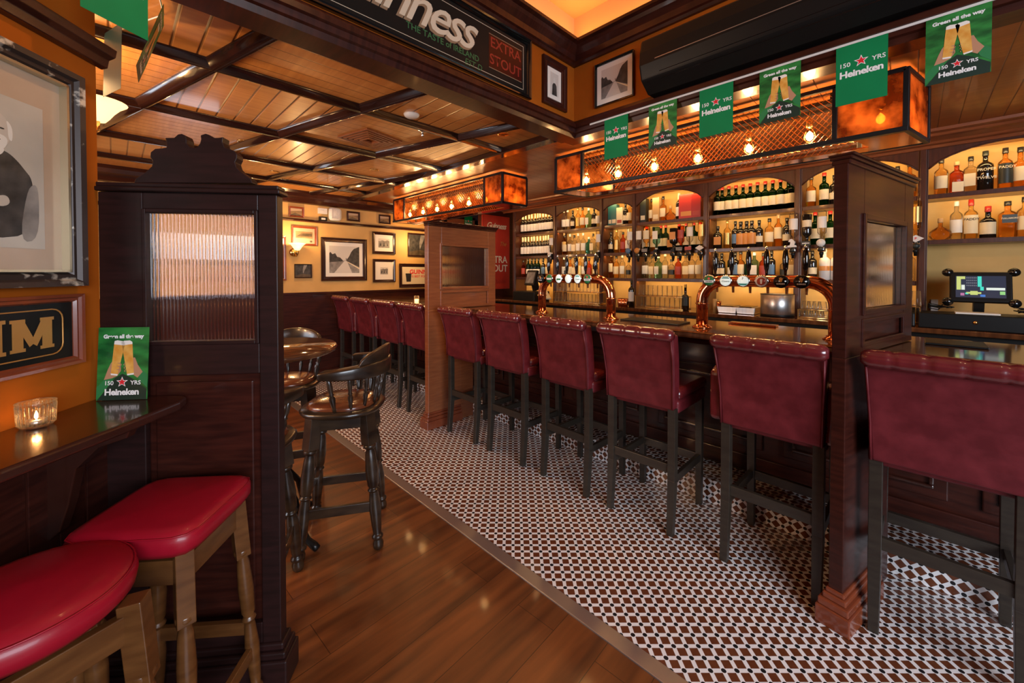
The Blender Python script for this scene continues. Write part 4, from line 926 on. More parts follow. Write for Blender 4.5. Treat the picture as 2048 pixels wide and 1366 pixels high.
for y, k, lab in near:
    src = (s0, s1)[k]; o = src if not used[k] else copy_tree(src); used[k] = True
    o.location = (2.165, y, 0); o.rotation_euler = (0, 0, R(random.uniform(-2, 2))); tag(o, lab, 'bar stool', 'red bar stools')
# --- turned leg from p0 (floor) to p1 (top)
def turned(p0, p1, r=.019, sq=.19, bulb=True):
    p0, p1 = Vector(p0), Vector(p1); L = (p1 - p0).length
    q = (p1 - p0).to_track_quat('Z', 'Y').to_matrix().to_4x4(); q.translation = p0
    prof = [(r*.75, 0), (r*1.0, .01), (r*1.1, .03), (r*.8, .05), (r*1.15, .06), (r*1.15, .07), (r*.8, .08), (r*1.0, .12), (r*1.25, L*.30), (r*.95, L*.40), (r*.85, L*.42), (r*1.25, L*.435), (r*.85, L*.45), (r*1.15, L*.47), (r*1.3, L*.58), (r*1.05, L*.70), (r*.8, L*.735), (r*1.3, L*.75), (r*1.3, L*.765), (r*.8, L*.78), (r*1.15, L - sq)]
    mb = MB().lathe(prof, 14, M=q); a = r * 1.18; mb.box((-a, -a, L - sq), (a, a, L), M=q); return mb
def low_stool(round_, rz):
    t = empty('low_stool', (0, 0, 0)); H = .72
    if round_:
        MB().lathe([(.001, H - .005), (.155, H - .005), (.172, H + .012), (.176, H + .035), (.165, H + .060), (.13, H + .072), (.001, H + .08)], 40).build('seat_cushion', M['red_vinyl'], t)
        MB().tube([(.170 * math.cos(2*math.pi*k/40), .170 * math.sin(2*math.pi*k/40), H + .056) for k in range(40)], .0022, 5, closed=True).build('seam_piping', M['red_vinyl'], t)
    else:
        n = 28; vs = []
        mb = MB(); mb.lathe([(.12, H - .005), (.168, H), (.180, H + .018), (.180, H + .045), (.170, H + .062), (.145, H + .070), (.001, H + .066)], 44, sq=7, smooth=True).build('seat_cushion', M['red_vinyl'], t)
        pts = []
        for k in range(44):
            a = 2*math.pi*(k+.5)/44; c, d = math.cos(a), math.sin(a); q = (abs(c)**7 + abs(d)**7)**(-1/7); pts.append((.176*q*c, .176*q*d, H + .055))
        MB().tube(pts, .0022, 5, closed=True).build('seam_piping', M['red_vinyl'], t)
    a, b = .13, .175
    for sx in (-1, 1):
        for sy in (-1, 1): turned((b*sx, b*sy, 0), (a*sx, a*sy, H)).build('leg', M['oak_leg'], t, bevel=.002)
    for sx, sy, ex, ey in ((-1, -1, 1, -1), (1, -1, 1, 1), (1, 1, -1, 1), (-1, 1, -1, -1)):
        MB().beam((a*sx, a*sy, H - .055), (a*ex, a*ey, H - .055), .022, .065).build('apron', M['oak_leg'], t, bevel=.002)
    for z, prs in ((.20, ((-1, -1, 1, -1), (1, 1, -1, 1))), (.28, ((1, -1, 1, 1), (-1, 1, -1, -1)))):
        k = b + (a - b) * z / H
        for sx, sy, ex, ey in prs: MB().beam((k*sx, k*sy, z), (k*ex, k*ey, z), .02, .042).build('stretcher', M['oak_leg'], t, bevel=.002)
    t.rotation_euler = (0, 0, rz); return t
t = low_stool(False, R(50)); t.location = (.108, 1.52, 0); t.scale = (.90, .90, 1); tag(t, 'square red vinyl stool with turned oak legs, under the wall shelf', 'stool')
t = low_stool(True, R(18)); t.location = (-.138, 1.31, 0); t.scale = (.99, .99, 1); tag(t, 'round red vinyl stool with turned oak legs, lower left corner', 'stool')
# captain's bar chairs
def captain():
    t = empty('captains_chair', (0, 0, 0)); H = .70      # faces +x
    out = [(.20 * math.cos(a) * (1.05 if math.cos(a) > 0 else 1), .20 * math.sin(a)) for a in [2*math.pi*k/28 for k in range(28)]]
    MB().lathe([(.001, H - .01), (.17, H - .01), (.205, H + .004), (.212, H + .02), (.200, H + .032), (.001, H + .032)], 32, sq=2.6).build('seat', M['ebony_worn'], t)
    MB().lathe([(.17, H + .030), (.180, H + .038), (.165, H + .056), (.12, H + .068), (.001, H + .074)], 32, sq=2.6).build('seat_cushion', M['tan_leather'], t)
    for sx in (-1, 1):
        for sy in (-1, 1): turned((.19*sx, .19*sy, 0), (.13*sx, .13*sy, H), .025, .16).build('leg', M['ebony_worn'], t, bevel=.002)
    for z, prs in ((.22, ((-1, -1, 1, -1), (1, 1, -1, 1))), (.30, ((1, -1, 1, 1), (-1, 1, -1, -1)))):
        k = .19 - .06 * z / H
        for sx, sy, ex, ey in prs: MB().beam((k*sx, k*sy, z), (k*ex, k*ey, z), .02, .05).build('stretcher', M['ebony_worn'], t, bevel=.003)
    for sx, sy, ex, ey in ((-1, -1, 1, -1), (1, -1, 1, 1), (1, 1, -1, 1), (-1, 1, -1, -1)): MB().beam((.13*sx, .13*sy, H - .04), (.13*ex, .13*ey, H - .04), .022, .06).build('apron', M['ebony_worn'], t, bevel=.002)
    def arc(a, r, z): return Vector((-r * math.cos(a), r * math.sin(a), z))
    # arm rail sweeps round the back
    n = 28; vs = []; fs = []; amax = R(98)
    for i in range(n + 1):
        a = -amax + 2*amax*i/n; z = .945 - .01 * abs(a) / amax; hh = .020 + .022 * math.cos(a / amax * math.pi / 2); wd = .026 + .012 * (abs(a) / amax) ** 3
        r = .225
        for dr, dz in ((-wd, -hh), (wd, -hh), (wd * 1.05, hh * .9), (-wd * .9, hh)): vs.append(arc(a, r + dr, z + dz))
    for i in range(n):
        for k in range(4): fs.append((4*i+k, 4*i+(k+1) % 4, 4*i+4+(k+1) % 4, 4*i+4+k))
    fs += [(3, 2, 1, 0), (4*n, 4*n+1, 4*n+2, 4*n+3)]
    m = MB(); m.add(vs, fs, 0, None, True); m.build('arm_rail', M['ebony_worn'], t, bevel=.008, seg=2)
    vs = []; fs = []; am = R(52)
    for i in range(n + 1):
        a = -am + 2*am*i/n; top = .955 + .016 + .085 * (math.cos(a / am * math.pi / 2) ** .5)
        for dr, z in ((-.013, .965), (.015, .965), (.022, top), (-.002, top)): vs.append(arc(a, .225 + dr, z))
    for i in range(n):
        for k in range(4): fs.append((4*i+k, 4*i+(k+1) % 4, 4*i+4+(k+1) % 4, 4*i+4+k))
    fs += [(3, 2, 1, 0), (4*n, 4*n+1, 4*n+2, 4*n+3)]
    m = MB(); m.add(vs, fs, 0, None, True); m.build('crest_rail', M['ebony_worn'], t, bevel=.005)
    for k, a in enumerate([R(x) for x in (-90, -63, -38, -13, 13, 38, 63, 90)]):
        p0 = arc(a * .93, .178, H + .03); p1 = arc(a, .222, .948); L = (p1 - p0).length
        q = (p1 - p0).to_track_quat('Z', 'Y').to_matrix().to_4x4(); q.translation = p0; r = .0105 if k in (0, 7) else .009
        MB().lathe([(r*.8, 0), (r, L*.15), (r*1.5, L*.35), (r*.9, L*.42), (r*1.35, L*.45), (r*.9, L*.48), (r*1.25, L*.6), (r*.8, L)], 10, M=q).build('spindle', M['ebony_worn'], t)
    return t
c = captain(); c.location = (.905, 2.235, 0); c.rotation_euler = (0, 0, R(150))
for k_ in c.children:
    if k_.name.split('.')[0] in ('arm_rail', 'crest_rail', 'spindle', 'seat', 'seat_cushion'): k_.rotation_euler = (0, 0, R(-13))
c.rotation_euler = (0, 0, R(150)); tag(c, "dark wooden captain's bar chair with brown leather seat, nearest in the aisle", 'chair', 'captain chairs at the high table')
c2 = copy_tree(c); c2.location = (.80, 2.93, 0); c2.rotation_euler = (0, 0, R(-110)); tag(c2, "captain's bar chair on the far side of the round high table", 'chair', 'captain chairs at the high table')
c3 = copy_tree(c); c3.location = (.37, 2.03, 0); c3.rotation_euler = (0, 0, R(62)); tag(c3, "captain's bar chair mostly hidden by the booth screen post", 'chair', 'captain chairs at the high table')
tb = empty('high_table', (.60, 2.46, 0)); tag(tb, 'round high table with polished brown top and black iron foot', 'table')
MB().lathe([(.001, 1.012), (.315, 1.012), (.33, 1.020), (.333, 1.035), (.325, 1.048), (.001, 1.050)], 48).build('tabletop', M['counter_wood'], tb)
MB().lathe([(.12, .99), (.12, 1.012), (.03, .97), (.022, .9), (.034, .84), (.024, .8), (.024, .45), (.036, .4), (.025, .35), (.03, .2), (.001, .2)], 20).build('pedestal', M['iron'], tb)
for k in range(4):
    a = k * math.pi / 2 + R(25); c_, s_ = math.cos(a), math.sin(a)
    MB().tube([(.02*c_, .02*s_, .34), (.10*c_, .10*s_, .33), (.17*c_, .17*s_, .24), (.20*c_, .20*s_, .12), (.25*c_, .25*s_, .05), (.30*c_, .30*s_, .03), (.32*c_, .32*s_, .018)], [.018, .018, .016, .015, .017, .02, .018], 10).build('foot', M['iron'], tb)
# high counter far side with candle


# ================================================================ wall shelf with its things
ws = empty('wall_shelf', (0, 0, 0), M=WM); tag(ws, 'narrow near-black shelf with rounded end along the left wall', 'shelf')
pl = [(-1.4, 0), (-1.4, -.255)]
for k in range(0, 8): pass
pl = [(-1.4, 0), (-1.4, -.24), (.95, -.245), (1.25, -.285), (1.40, -.295), (1.452, -.28), (1.468, -.262), (1.474, -.23), (1.474, 0)]
MB().prism([(x, y) for x, y in pl][::-1], 1.005, 1.035).build('shelf_board', M['dark_trim'], ws, bevel=.008, seg=3)
for a in (1.30, .55):
    m = MB(); m.prism([(0, 1.005), (-.24, 1.005), (-.225, .965), (-.15, .94), (-.09, .88), (-.07, .78), (-.045, .70), (0, .66)], a - .016, a + .016, axis='x'); m.build('bracket', M['dark_trim'], ws, bevel=.003)
p = hit(73, 852, 'z', 1.036); ch = empty('candle_holder', (p.x, p.y, 1.036)); tag(ch, 'ribbed glass tea-light holder with lit candle on the wall shelf', 'candle')
n = 28
m = MB(); pr = [(.030, 0), (.035, .008), (.036, .03), (.037, .062), (.0385, .066)]
m.lathe(pr, 40); m.build('glass_cup', M['g_clear'], ch)
m = MB()
for k in range(n): a = 2*math.pi*k/n; m.tube([(.0345*math.cos(a), .0345*math.sin(a), .008), (.037*math.cos(a), .037*math.sin(a), .060)], .0016, 5)
m.build('ribs', M['g_clear'], ch); MB().tube([(.038*math.cos(2*math.pi*k/30), .038*math.sin(2*math.pi*k/30), .066) for k in range(30)], .0014, 6, closed=True).build('rim', M['g_clear'], ch)
MB().lathe([(.001, .004), (.019, .004), (.0195, .018), (.018, .0185), (.001, .018)], 20).build('tea_light', M['steel'], ch)
MB().lathe([(.0005, .018), (.004, .024), (.0035, .032), (.0004, .042)], 10).build('flame', mat('flame', (1, .7, .3), emit=(1, .55, .18), es=22), ch)
point('candle_light', (p.x, p.y, 1.036 + .034), .22, (1, .42, .12), .008)
# card standing on the shelf
a, b = hit(197, 785, 'z', 1.036), hit(298, 785, 'z', 1.036)
s0_, z0_ = booth_hit(197, 785, 1.44); s1_, _ = booth_hit(298, 785, 1.44); _, zt_ = booth_hit(250, 655, 1.44)
cw, chh = s1_ - s0_, zt_ - 1.036
cm = WM @ frame_M((1.445, -(s0_ + s1_) / 2, zt_), (0, -1, 0), (0.06, 0, 1))
pc = empty('table_card', (0, 0, 0), M=cm); tag(pc, 'green beer-glass promotional card standing on the wall shelf', 'card')
MB().box((-cw/2, -chh, -.002), (cw/2, 0, 0)).build('card', M['poster_green'], pc); poster_art(pc, cw, chh, .0006, both=False)
# ================================================================ back bar
U = [4.375, 3.573, 2.817, 2.365, 1.55, .755, -.035, -.86, -1.7]
bb = empty('back_bar_shelving', (0, 0, 0)); tag(bb, 'tall orange-brown arched shelving along the bar wall, filled with bottles', 'shelving')
BAY = ['wine bay', 'second bay', 'narrow third bay', 'fourth bay', 'fifth bay', 'sixth bay', 'right-hand bay']
for i, u in enumerate(U):
    MB().box((4.40, u - .028, 1.06), (4.65, u + .028, 2.40)).box((4.385, u - .018, 1.06), (4.40, u + .018, 2.40)).build('upright', M['shelf_wood'], bb, bevel=.003)
for i in range(8):
    y1, y0 = U[i] - .028, U[i+1] + .028; w = y1 - y0; big = w > .6
    zs, za = 2.238, (2.305 if w < .5 else (2.325 if i < 2 else 2.375))
    n = 14; arc = [(y0 + w * k / n, zs + (za - zs) * (1 - (2*k/n - 1) ** 2) ** .75 if 0 < k < n else zs) for k in range(n + 1)]
    poly = [(y0, 2.42)] + arc + [(y1, 2.42)]
    m = MB()
    vs = []; k2 = len(arc)
    for x in (4.402, 4.43):
        for (y, z) in arc: vs += [(x, y, z), (x, y, 2.42)]
    fs = []
    for q in range(k2 - 1):
        a = 2*q; b = 2*k2 + 2*q
        fs += [(a, a+1, a+3, a+2), (b, b+2, b+3, b+1), (a, a+2, b+2, b)]
    m.add(vs, fs); m.build('arched_fascia', M['shelf_wood'], bb)
    m = MB().tube([(4.400, y, z) for y, z in arc], .006, 6); m.build('arch_bead', M['shelf_wood'], bb)
    zz = [2.045, 1.70, 1.385] if i < 6 else [2.045, 1.70]
    for z in zz: MB().box((4.415, y0, z - .034), (4.65, y1, z)).build('shelf', M['shelf_wood'], bb, bevel=.002)
cp = [(0, 2.385), (-.02, 2.385), (-.03, 2.405), (-.06, 2.41), (-.07, 2.425), (-.12, 2.44), (-.15, 2.445), (-.16, 2.462), (-.20, 2.468), (-.205, 2.49), (0, 2.49)]
MB().sweep(cp, (4.40, -1.9, 0), (4.40, 4.60, 0), (1, 0, 0)).box((4.40, -1.9, 2.40), (4.65, 4.60, 2.49)).build('cornice', M['mid_wood'], bb, bevel=.002)
bk = empty('back_counter', (0, 0, 0)); tag(bk, 'low dark wooden back counter under the bottle shelving', 'counter')
MB().box((4.05, -1.9, 1.025), (4.648, 4.59, 1.06)).build('worktop', M['counter_wood'], bk, bevel=.006)
MB().box((4.12, -1.9, 0), (4.648, 4.59, 1.025)).build('carcass', M['black'], bk)
for y0, y1 in ((1.35, 2.1), (-.30, .15), (-1.3, -.38), (3.95, 4.25)): MB().box((4.095, y0, .12), (4.12, y1, .985)).build('steel_door', M['steel'], bk, bevel=.004)
# ---------------------------------------------------------------- bottles
def label_patch(m, r, z0, z1, mi, ang=72, n=8):
    vs = []
    for i in range(n + 1):
        a = R(180 - ang + 2*ang*i/n)
        for z in (z0, z1): vs.append((r * math.cos(a), r * math.sin(a), z))
    m.add(vs, [(2*i, 2*i+1, 2*i+3, 2*i+2) for i in range(n)], mi, None, True)
def make_bottle(name, H, Rr, glass, lab, cap, shape='round', lz=(.18, .52), capf=.12, shoulder=.62, neck=.36, sh2=.74, words=None, cat_word='bottle'):
    sq = {'round': 0, 'square': 7, 'oval': 2}[shape]; sy = 1.0
    if shape == 'oval': sy = 1.0
    rn = Rr * neck; k = 14
    prof = [(Rr * .82, 0), (Rr, H * .018), (Rr, H * shoulder), (Rr * .93, H * (shoulder + (sh2 - shoulder) * .35)), (Rr * .62, H * (shoulder + (sh2 - shoulder) * .75)), (rn, H * sh2), (rn * .95, H * (1 - capf)), (rn * 1.08, H * (1 - capf) + .001)]
    if shape == 'oval': prof = [(Rr * .5, 0), (Rr * .85, H * .05), (Rr * 1.1, H * .22), (Rr * 1.05, H * .38), (Rr * .7, H * .5), (rn * 1.1, H * .62), (rn, H * .7), (rn, H * .82)]
    o = MB().lathe(prof, k, sq=sq if sq > 3 else 0).build(name, M[glass])
    if shape == 'square': rl = Rr * 1.01
    else: rl = Rr * 1.02
    if lab:
        m = MB()
        if shape == 'square': m.box((-Rr * 1.06 - .0006, -Rr * .82, H * lz[0]), (-Rr * 1.06, Rr * .82, H * lz[1]))
        else: label_patch(m, rl if shape != 'oval' else Rr * 1.12, H * lz[0], H * lz[1], 0)
        lb = m.build('label', M[lab], o)
    ct = H * (1 - capf) if shape != 'oval' else H * .8
    MB().lathe([(rn * 1.15, ct), (rn * 1.18, ct + .002), (rn * 1.12, H), (.001, H)], 12).build('cap', M[cap], o)
    if words:
        for wd, z, sz, mt in words:
            text_obj(wd, sz, M[mt], o, frame_M((-(Rr * 1.06 if shape != 'square' else Rr * 1.08) - .0008, 0, z), (0, -1, 0), (0, 0, 1)), bold=.0004)
    return o
#  code: (desc, args)
BK = {
 'J': ('green whiskey bottle with cream label', dict(H=.30, Rr=.036, glass='g_green', lab='cream', cap='cap_red', lz=(.20, .50), capf=.10, neck=.40, sh2=.72)),
 'w': ('dark wine bottle with pale label and capsule', dict(H=.30, Rr=.034, glass='g_dark', lab='paper', cap='cream', lz=(.14, .48), capf=.24, shoulder=.60, sh2=.72)),
 'v': ('dark green bottle with round pale label', dict(H=.29, Rr=.034, glass='g_green', lab='paper', cap='cap_black', lz=(.18, .42), capf=.15)),
 'a': ('amber whiskey bottle with cream label', dict(H=.29, Rr=.038, glass='g_amber', lab='cream', cap='cap_black', shoulder=.58, sh2=.68)),
 'A': ('tall amber bottle with narrow cream label', dict(H=.31, Rr=.034, glass='g_amber', lab='cream', cap='cap_cork', lz=(.25, .6))),
 'b': ('blue glass bottle with silver cap', dict(H=.23, Rr=.036, glass='g_blue', lab=None, cap='cap_white', shape='square')),
 'c': ('clear spirit bottle with white label', dict(H=.29, Rr=.034, glass='g_clear', lab='paper', cap='cap_white')),
 'C': ('clear square bottle with cream label', dict(H=.27, Rr=.036, glass='g_clear', lab='cream', cap='cap_black', shape='square')),
 'd': ('dark bottle with small label', dict(H=.27, Rr=.035, glass='g_dark', lab='cream', cap='cap_black', lz=(.2, .42))),
 'D': ('dark square bottle with brown label', dict(H=.24, Rr=.040, glass='g_dark', lab='lab_orange', cap='cap_black', shape='square')),
 'g': ('golden liqueur bottle', dict(H=.30, Rr=.033, glass='g_gold', lab='cap_gold', cap='cap_gold', lz=(.15, .55))),
 'G': ('golden whiskey bottle with cream label', dict(H=.28, Rr=.038, glass='g_gold', lab='cream', cap='cap_black')),
 'r': ('ruby bottle with red label', dict(H=.26, Rr=.036, glass='g_ruby', lab='lab_red', cap='cap_black')),
 't': ('sea-green glass bottle', dict(H=.27, Rr=.037, glass='g_teal', lab='paper', cap='cap_white', shape='square')),
 'f': ('low round amber flask', dict(H=.17, Rr=.058, glass='g_amber', lab=None, cap='cap_cork', shape='oval', neck=.22)),
 'k': ('dark bottle with blue label', dict(H=.28, Rr=.034, glass='g_dark', lab='lab_blue', cap='cap_black')),
 's': ('squat clear bottle with black cap', dict(H=.22, Rr=.036, glass='g_clear', lab='lab_dark', cap='cap_black', lz=(.2, .45))),
 'q': ('white coconut liqueur bottle', dict(H=.28, Rr=.040, glass='white', lab='lab_orange', cap='cap_white', lz=(.3, .45))),
 'P': ('amber bottle with dark PADDY label', dict(H=.295, Rr=.036, glass='g_amber', lab='lab_dark', cap='cap_black', lz=(.14, .62), capf=.13, words=[('PADDY', .155, .025, 'cream')])),
 'Q': ('golden bottle with cream PADDY label and red top', dict(H=.295, Rr=.036, glass='g_gold', lab='cream', cap='cap_red', lz=(.14, .60), capf=.16, words=[('PADDY', .145, .024, 'ink_black')])),
 'X': ('black bottle lettered PROPER TWELVE', dict(H=.295, Rr=.042, glass='g_dark', lab=None, cap='lab_dark', neck=.33, capf=.12, words=[('PROPER', .155, .026, 'cream'), ('TWELVE', .095, .026, 'cream')])),
 'E': ('dark bottle with wide cream label and red cap', dict(H=.235, Rr=.041, glass='g_dark', lab='cream', cap='cap_red', lz=(.13, .50), capf=.18, shoulder=.52, sh2=.66)),
 'R': ('ruby bottle with red and cream label', dict(H=.245, Rr=.036, glass='g_ruby', lab='cream', cap='cap_cork', lz=(.06, .36), shape='square')),
 'T': ('amber bottle with dark green label', dict(H=.26, Rr=.042, glass='g_amber', lab='lab_dark', cap='cap_black', lz=(.40, .62), shape='square', words=[('TULLAMORE', .135, .014, 'cream')])),
 'N': ('dark brown bottle with pale oval label', dict(H=.27, Rr=.042, glass='g_dark', lab='lab_orange', cap='cap_black', lz=(.14, .55))),
}
proto = {}
def carton(desc, w, d, h, m, extra=None):
    o = MB().box((-d/2, -w/2, 0), (d/2, w/2, h)).build('spirit_carton', M[m], bevel=.002)
    MB().box((-d/2 - .001, -w*.36, h*.12), (-d/2, w*.36, h*.30)).build('label', M[extra or 'cream'], o); return o
CK = {'1': ('teal whiskey carton', (.075, .07, .27, 'teal')), '2': ('cream whiskey carton', (.085, .08, .22, 'cream', 'lab_red')), '3': ('black and cream whiskey carton', (.075, .08, .29, 'lab_dark')),
      '4': ('wooden whiskey box', (.08, .08, .28, 'tan_card')), '5': ('large bright red whiskey carton', (.16, .08, .275, 'red_card', 'lab_orange')), '6': ('dark red whiskey carton', (.10, .08, .26, 'cap_red', 'lab_red'))}
ORD = ['first', 'second', 'third', 'fourth', 'fifth', 'sixth', 'seventh', 'eighth', 'ninth', 'tenth', 'eleventh', 'twelfth', 'thirteenth', 'fourteenth']
def shelf_row(z, bay, lvl, items, x=4.53, same=None):
    for i, (px, code) in enumerate(items):
        y = hit(px, 480, 'x', x).y; xx = x + random.uniform(-.012, .012)
        if code in CK:
            ds, a = CK[code]; o = carton(ds, *a); cat = 'box'; nm = ds
        else:
            ds, a = BK[code]; cat = 'bottle'
            if code in proto:
                o = copy_tree(proto[code])
            else: o = proto[code] = make_bottle('spirit_bottle' if code != 'w' else 'wine_bottle', **a)
        rr = (CK[code][1][0] if code in CK else BK[code][1]['Rr'] * 2.3) / 2 + .003; bi = BAY.index(bay)
        y = min(max(y, U[bi + 1] + .028 + rr), U[bi] - .028 - rr)
        o.location = (xx, y, z); o.rotation_euler = (0, 0, 0 if code in CK else R(random.uniform(-14, 14)))
        if same: tag(o, same[0], cat, same[1])
        else: tag(o, '%s, %s from left, %s shelf, %s' % (ds, ORD[i], lvl, bay), cat, 'bottles on the back bar' if cat == 'bottle' else 'whiskey cartons')
def seq(p0, p1, s): n = len(s); return [(p0 + (p1 - p0) * i / max(n - 1, 1), c) for i, c in enumerate(s)]
shelf_row(2.045, BAY[0], 'top', seq(1041, 1104, 'w' * 12), same=('dark wine bottle on the top shelf of the leftmost back bar bay', 'wine bottles on the top shelf'))
shelf_row(1.70, BAY[0], 'middle', seq(1040, 1098, 'w' * 11), same=('dark wine bottle on the middle shelf of the leftmost back bar bay', 'wine bottles on the middle shelf'))
shelf_row(1.385, BAY[0], 'lower', [(1048, 'r'), (1056, 'v'), (1063, 'v'), (1070, 'v'), (1077, 'v'), (1086, 'k'), (1096, 'a')])
shelf_row(2.045, BAY[1], 'top', [(1126, 'c'), (1135, 'c'), (1145, 'd'), (1156, 'g'), (1166, 'a'), (1178, 't'), (1189, 'd'), (1197, 'c')])
shelf_row(1.70, BAY[1], 'middle', [(1122, 'A'), (1131, 'G'), (1140, 'c'), (1148, 'C'), (1157, 'c'), (1167, 'c'), (1177, 'b'), (1187, 'C')])
shelf_row(1.385, BAY[1], 'lower', [(1122, 'c'), (1131, 's'), (1142, 'a'), (1150, 'C'), (1159, 'g'), (1168, 'c'), (1178, 'r'), (1190, 'd')])
shelf_row(2.045, BAY[2], 'top', [(1220, '1'), (1230, '1'), (1242, '2'), (1251, 'd'), (1259, 'G')])
shelf_row(1.70, BAY[2], 'middle', [(1222, 'd'), (1234, 'g'), (1247, 'r'), (1257, 'c')])
shelf_row(1.385, BAY[2], 'lower', [(1220, 'A'), (1232, 'G'), (1246, 'c'), (1258, 's')])
shelf_row(2.045, BAY[3], 'top', [(1283, '3'), (1303, 'G'), (1314, '4'), (1326, 'a'), (1341, 'f'), (1358, 'w'), (1375, '5'), (1395, '6')])
shelf_row(1.70, BAY[3], 'middle', [(1282, 'c'), (1294, 'J'), (1308, 'a'), (1321, 'J'), (1331, 'J'), (1344, 'D'), (1358, 'J'), (1372, 'J'), (1388, 'J'), (1400, 'J')])
shelf_row(1.385, BAY[3], 'lower', [(1282, 'c'), (1293, 'c'), (1305, 'C'), (1318, 't'), (1331, 'c'), (1343, 's'), (1357, 'r'), (1371, 'C'), (1384, 'c'), (1398, 'c')])
shelf_row(2.045, BAY[4], 'top', [(x, 'J') for x in (1430, 1443, 1457, 1470.5, 1485, 1499, 1514, 1529, 1544, 1560, 1575, 1588)], same=('green whiskey bottle with cream label in the row of twelve, top shelf', 'row of identical green whiskey bottles'))
shelf_row(1.70, BAY[4], 'middle', [(1436, 'D'), (1454, 'g'), (1470, 'k'), (1481, 'N'), (1493, 'N'), (1504, 'N'), (1518, 'd'), (1538, 'G'), (1556, 'A'), (1574, 'd')])
shelf_row(1.385, BAY[4], 'lower', [(1428, 'd'), (1436, 's'), (1444, 'd'), (1462, 'v'), (1471, 'k'), (1481, 'a'), (1498, 'b'), (1509, 't'), (1528, 'r'), (1544, 'k'), (1569, 's'), (1584, 'C')])
shelf_row(2.045, BAY[5], 'top', [(1621, 'a'), (1647, 'J'), (1667, 'd'), (1700, 'G'), (1740, 'a'), (1793, 'd'), (1829, 'a')])
shelf_row(1.70, BAY[5], 'middle', [(1630, 'J'), (1660, 'J'), (1690, 'c'), (1745, 'd'), (1806, 'G')])
shelf_row(1.385, BAY[5], 'lower', [(1625, 'd'), (1650, 'q'), (1672, 'q'), (1740, 'c'), (1832, 'C')])
shelf_row(2.045, BAY[6], 'top', [(1880, 'G'), (1911, 'R'), (1939, 'C'), (1968, 'X'), (2007, 'P'), (2038, 'a'), (2078, 'd')])
shelf_row(1.70, BAY[6], 'middle', [(1880, 'f'), (1912, 'c'), (1941, 'Q'), (1975, 'E'), (2014, 'T'), (2048, 'G'), (2086, 'd')])
# ---------------------------------------------------------------- optics: upturned bottles on dispensers
def optic(px, code, badge, lab, bl):
    x = 4.34; y = hit(px, 500, 'x', x).y
    t = empty('spirit_dispenser', (x, y, 1.665)); tag(t, lab, 'dispenser', 'spirit dispensers')
    MB().box((0, -.022, -.03), (.09, .022, .05)).build('bracket', M['black'], t, bevel=.004)
    MB().lathe([(.001, 0), (.026, 0), (.027, .006), (.024, .012), (.001, .012)], 20).build('measure_badge', M['chrome'], t, frame_M((-.002, 0, -.01), (0, -1, 0), (0, 0, 1)))
    MB().lathe([(.001, 0), (.019, 0), (.019, .0135), (.001, .0135)], 18).build('badge_face', M['lab_dark'], t, frame_M((-.002, 0, -.01), (0, -1, 0), (0, 0, 1)))
    MB().lathe([(.010, -.085), (.012, -.06), (.016, -.055), (.016, -.03)], 12).build('nozzle', M['black'], t, T(.02, 0, 0))
    if badge:
        shp, mt, wd = badge; m = MB()
        if shp == 'diamond': m.prism([(-.045, 0), (0, -.028), (.045, 0), (0, .028)], 0, .006)
        elif shp == 'plate': m.prism([(-.034, -.018), (.034, -.018), (.034, .018), (-.034, .018)], 0, .006)
        elif shp == 'horse': m.prism([(-.035, -.03), (.035, -.03), (.03, -.015), (.015, -.01), (.02, .01), (.012, .03), (-.004, .045), (-.02, .04), (-.03, .02), (-.012, .015), (-.018, -.012), (-.035, -.015)], 0, .008)
        else: m.lathe([(.001, 0), (.032, 0), (.032, .006), (.001, .006)], 20)
        m.build('brand_plate', M[mt], t, frame_M((-.012, 0, .045), (0, -1, 0), (0, 0, 1)))
        if wd: text_obj(wd, .024 if len(wd) < 3 else .012, M['ink_white' if mt != 'white' else 'star_red'], t, frame_M((-.0195, 0, .045), (0, -1, 0), (0, 0, 1)), bold=.0006)
    ds, a = BK[code]
    o = copy_tree(proto[code]) if code in proto else make_bottle('spirit_bottle', **a)
    if code not in proto: proto[code] = o
    o.location = (x + .035, y, 1.70 + a['H']); o.rotation_euler = (R(180), 0, 0)
    o.name = 'spirit_bottle'; tag(o, bl, 'bottle', 'upturned bottles on dispensers')
places = [(1100, 'c', ('round', 'white', None), 'over the far tap arch, leftmost'), (1194, 'c', None, 'left of the third bay, over the far tap arch'), (1257, 'c', ('round', 'lab_blue', None), 'at the third bay right post'),
 (1275, 'c', ('round', 'lab_orange', None), 'with round orange badge'), (1290, 'a', ('plate', 'grey_print', None), 'with grey plate, right of orange badge'), (1310, 't', None, 'below the sea-green bottle'),
 (1345, 'D', None, 'in the middle of the fourth bay'), (1359, 'r', ('plate', 'grey_print', None), 'third from the right in the fourth bay'), (1377, 'c', ('plate', 'lab_red', None), 'with red plate in the fourth bay'),
 (1400, 'g', ('diamond', 'white', None), 'with white diamond plate'), (1585, 'c', ('horse', 'white', None), 'with white horse-shaped plate'), (1612, 'd', ('plate', 'lab_dark', 'JAMESON'), 'with dark green plate left of near screen'),
 (1642, 'c', ('round', 'white', None), 'with round white plate left of near screen'), (1831, 'g', ('diamond', 'white', 'P'), 'with P diamond, right of the near screen')]
for px, c, b, pl in places: optic(px, c, b, 'black spirit dispenser ' + pl, 'upturned bottle hanging in the dispenser ' + pl)
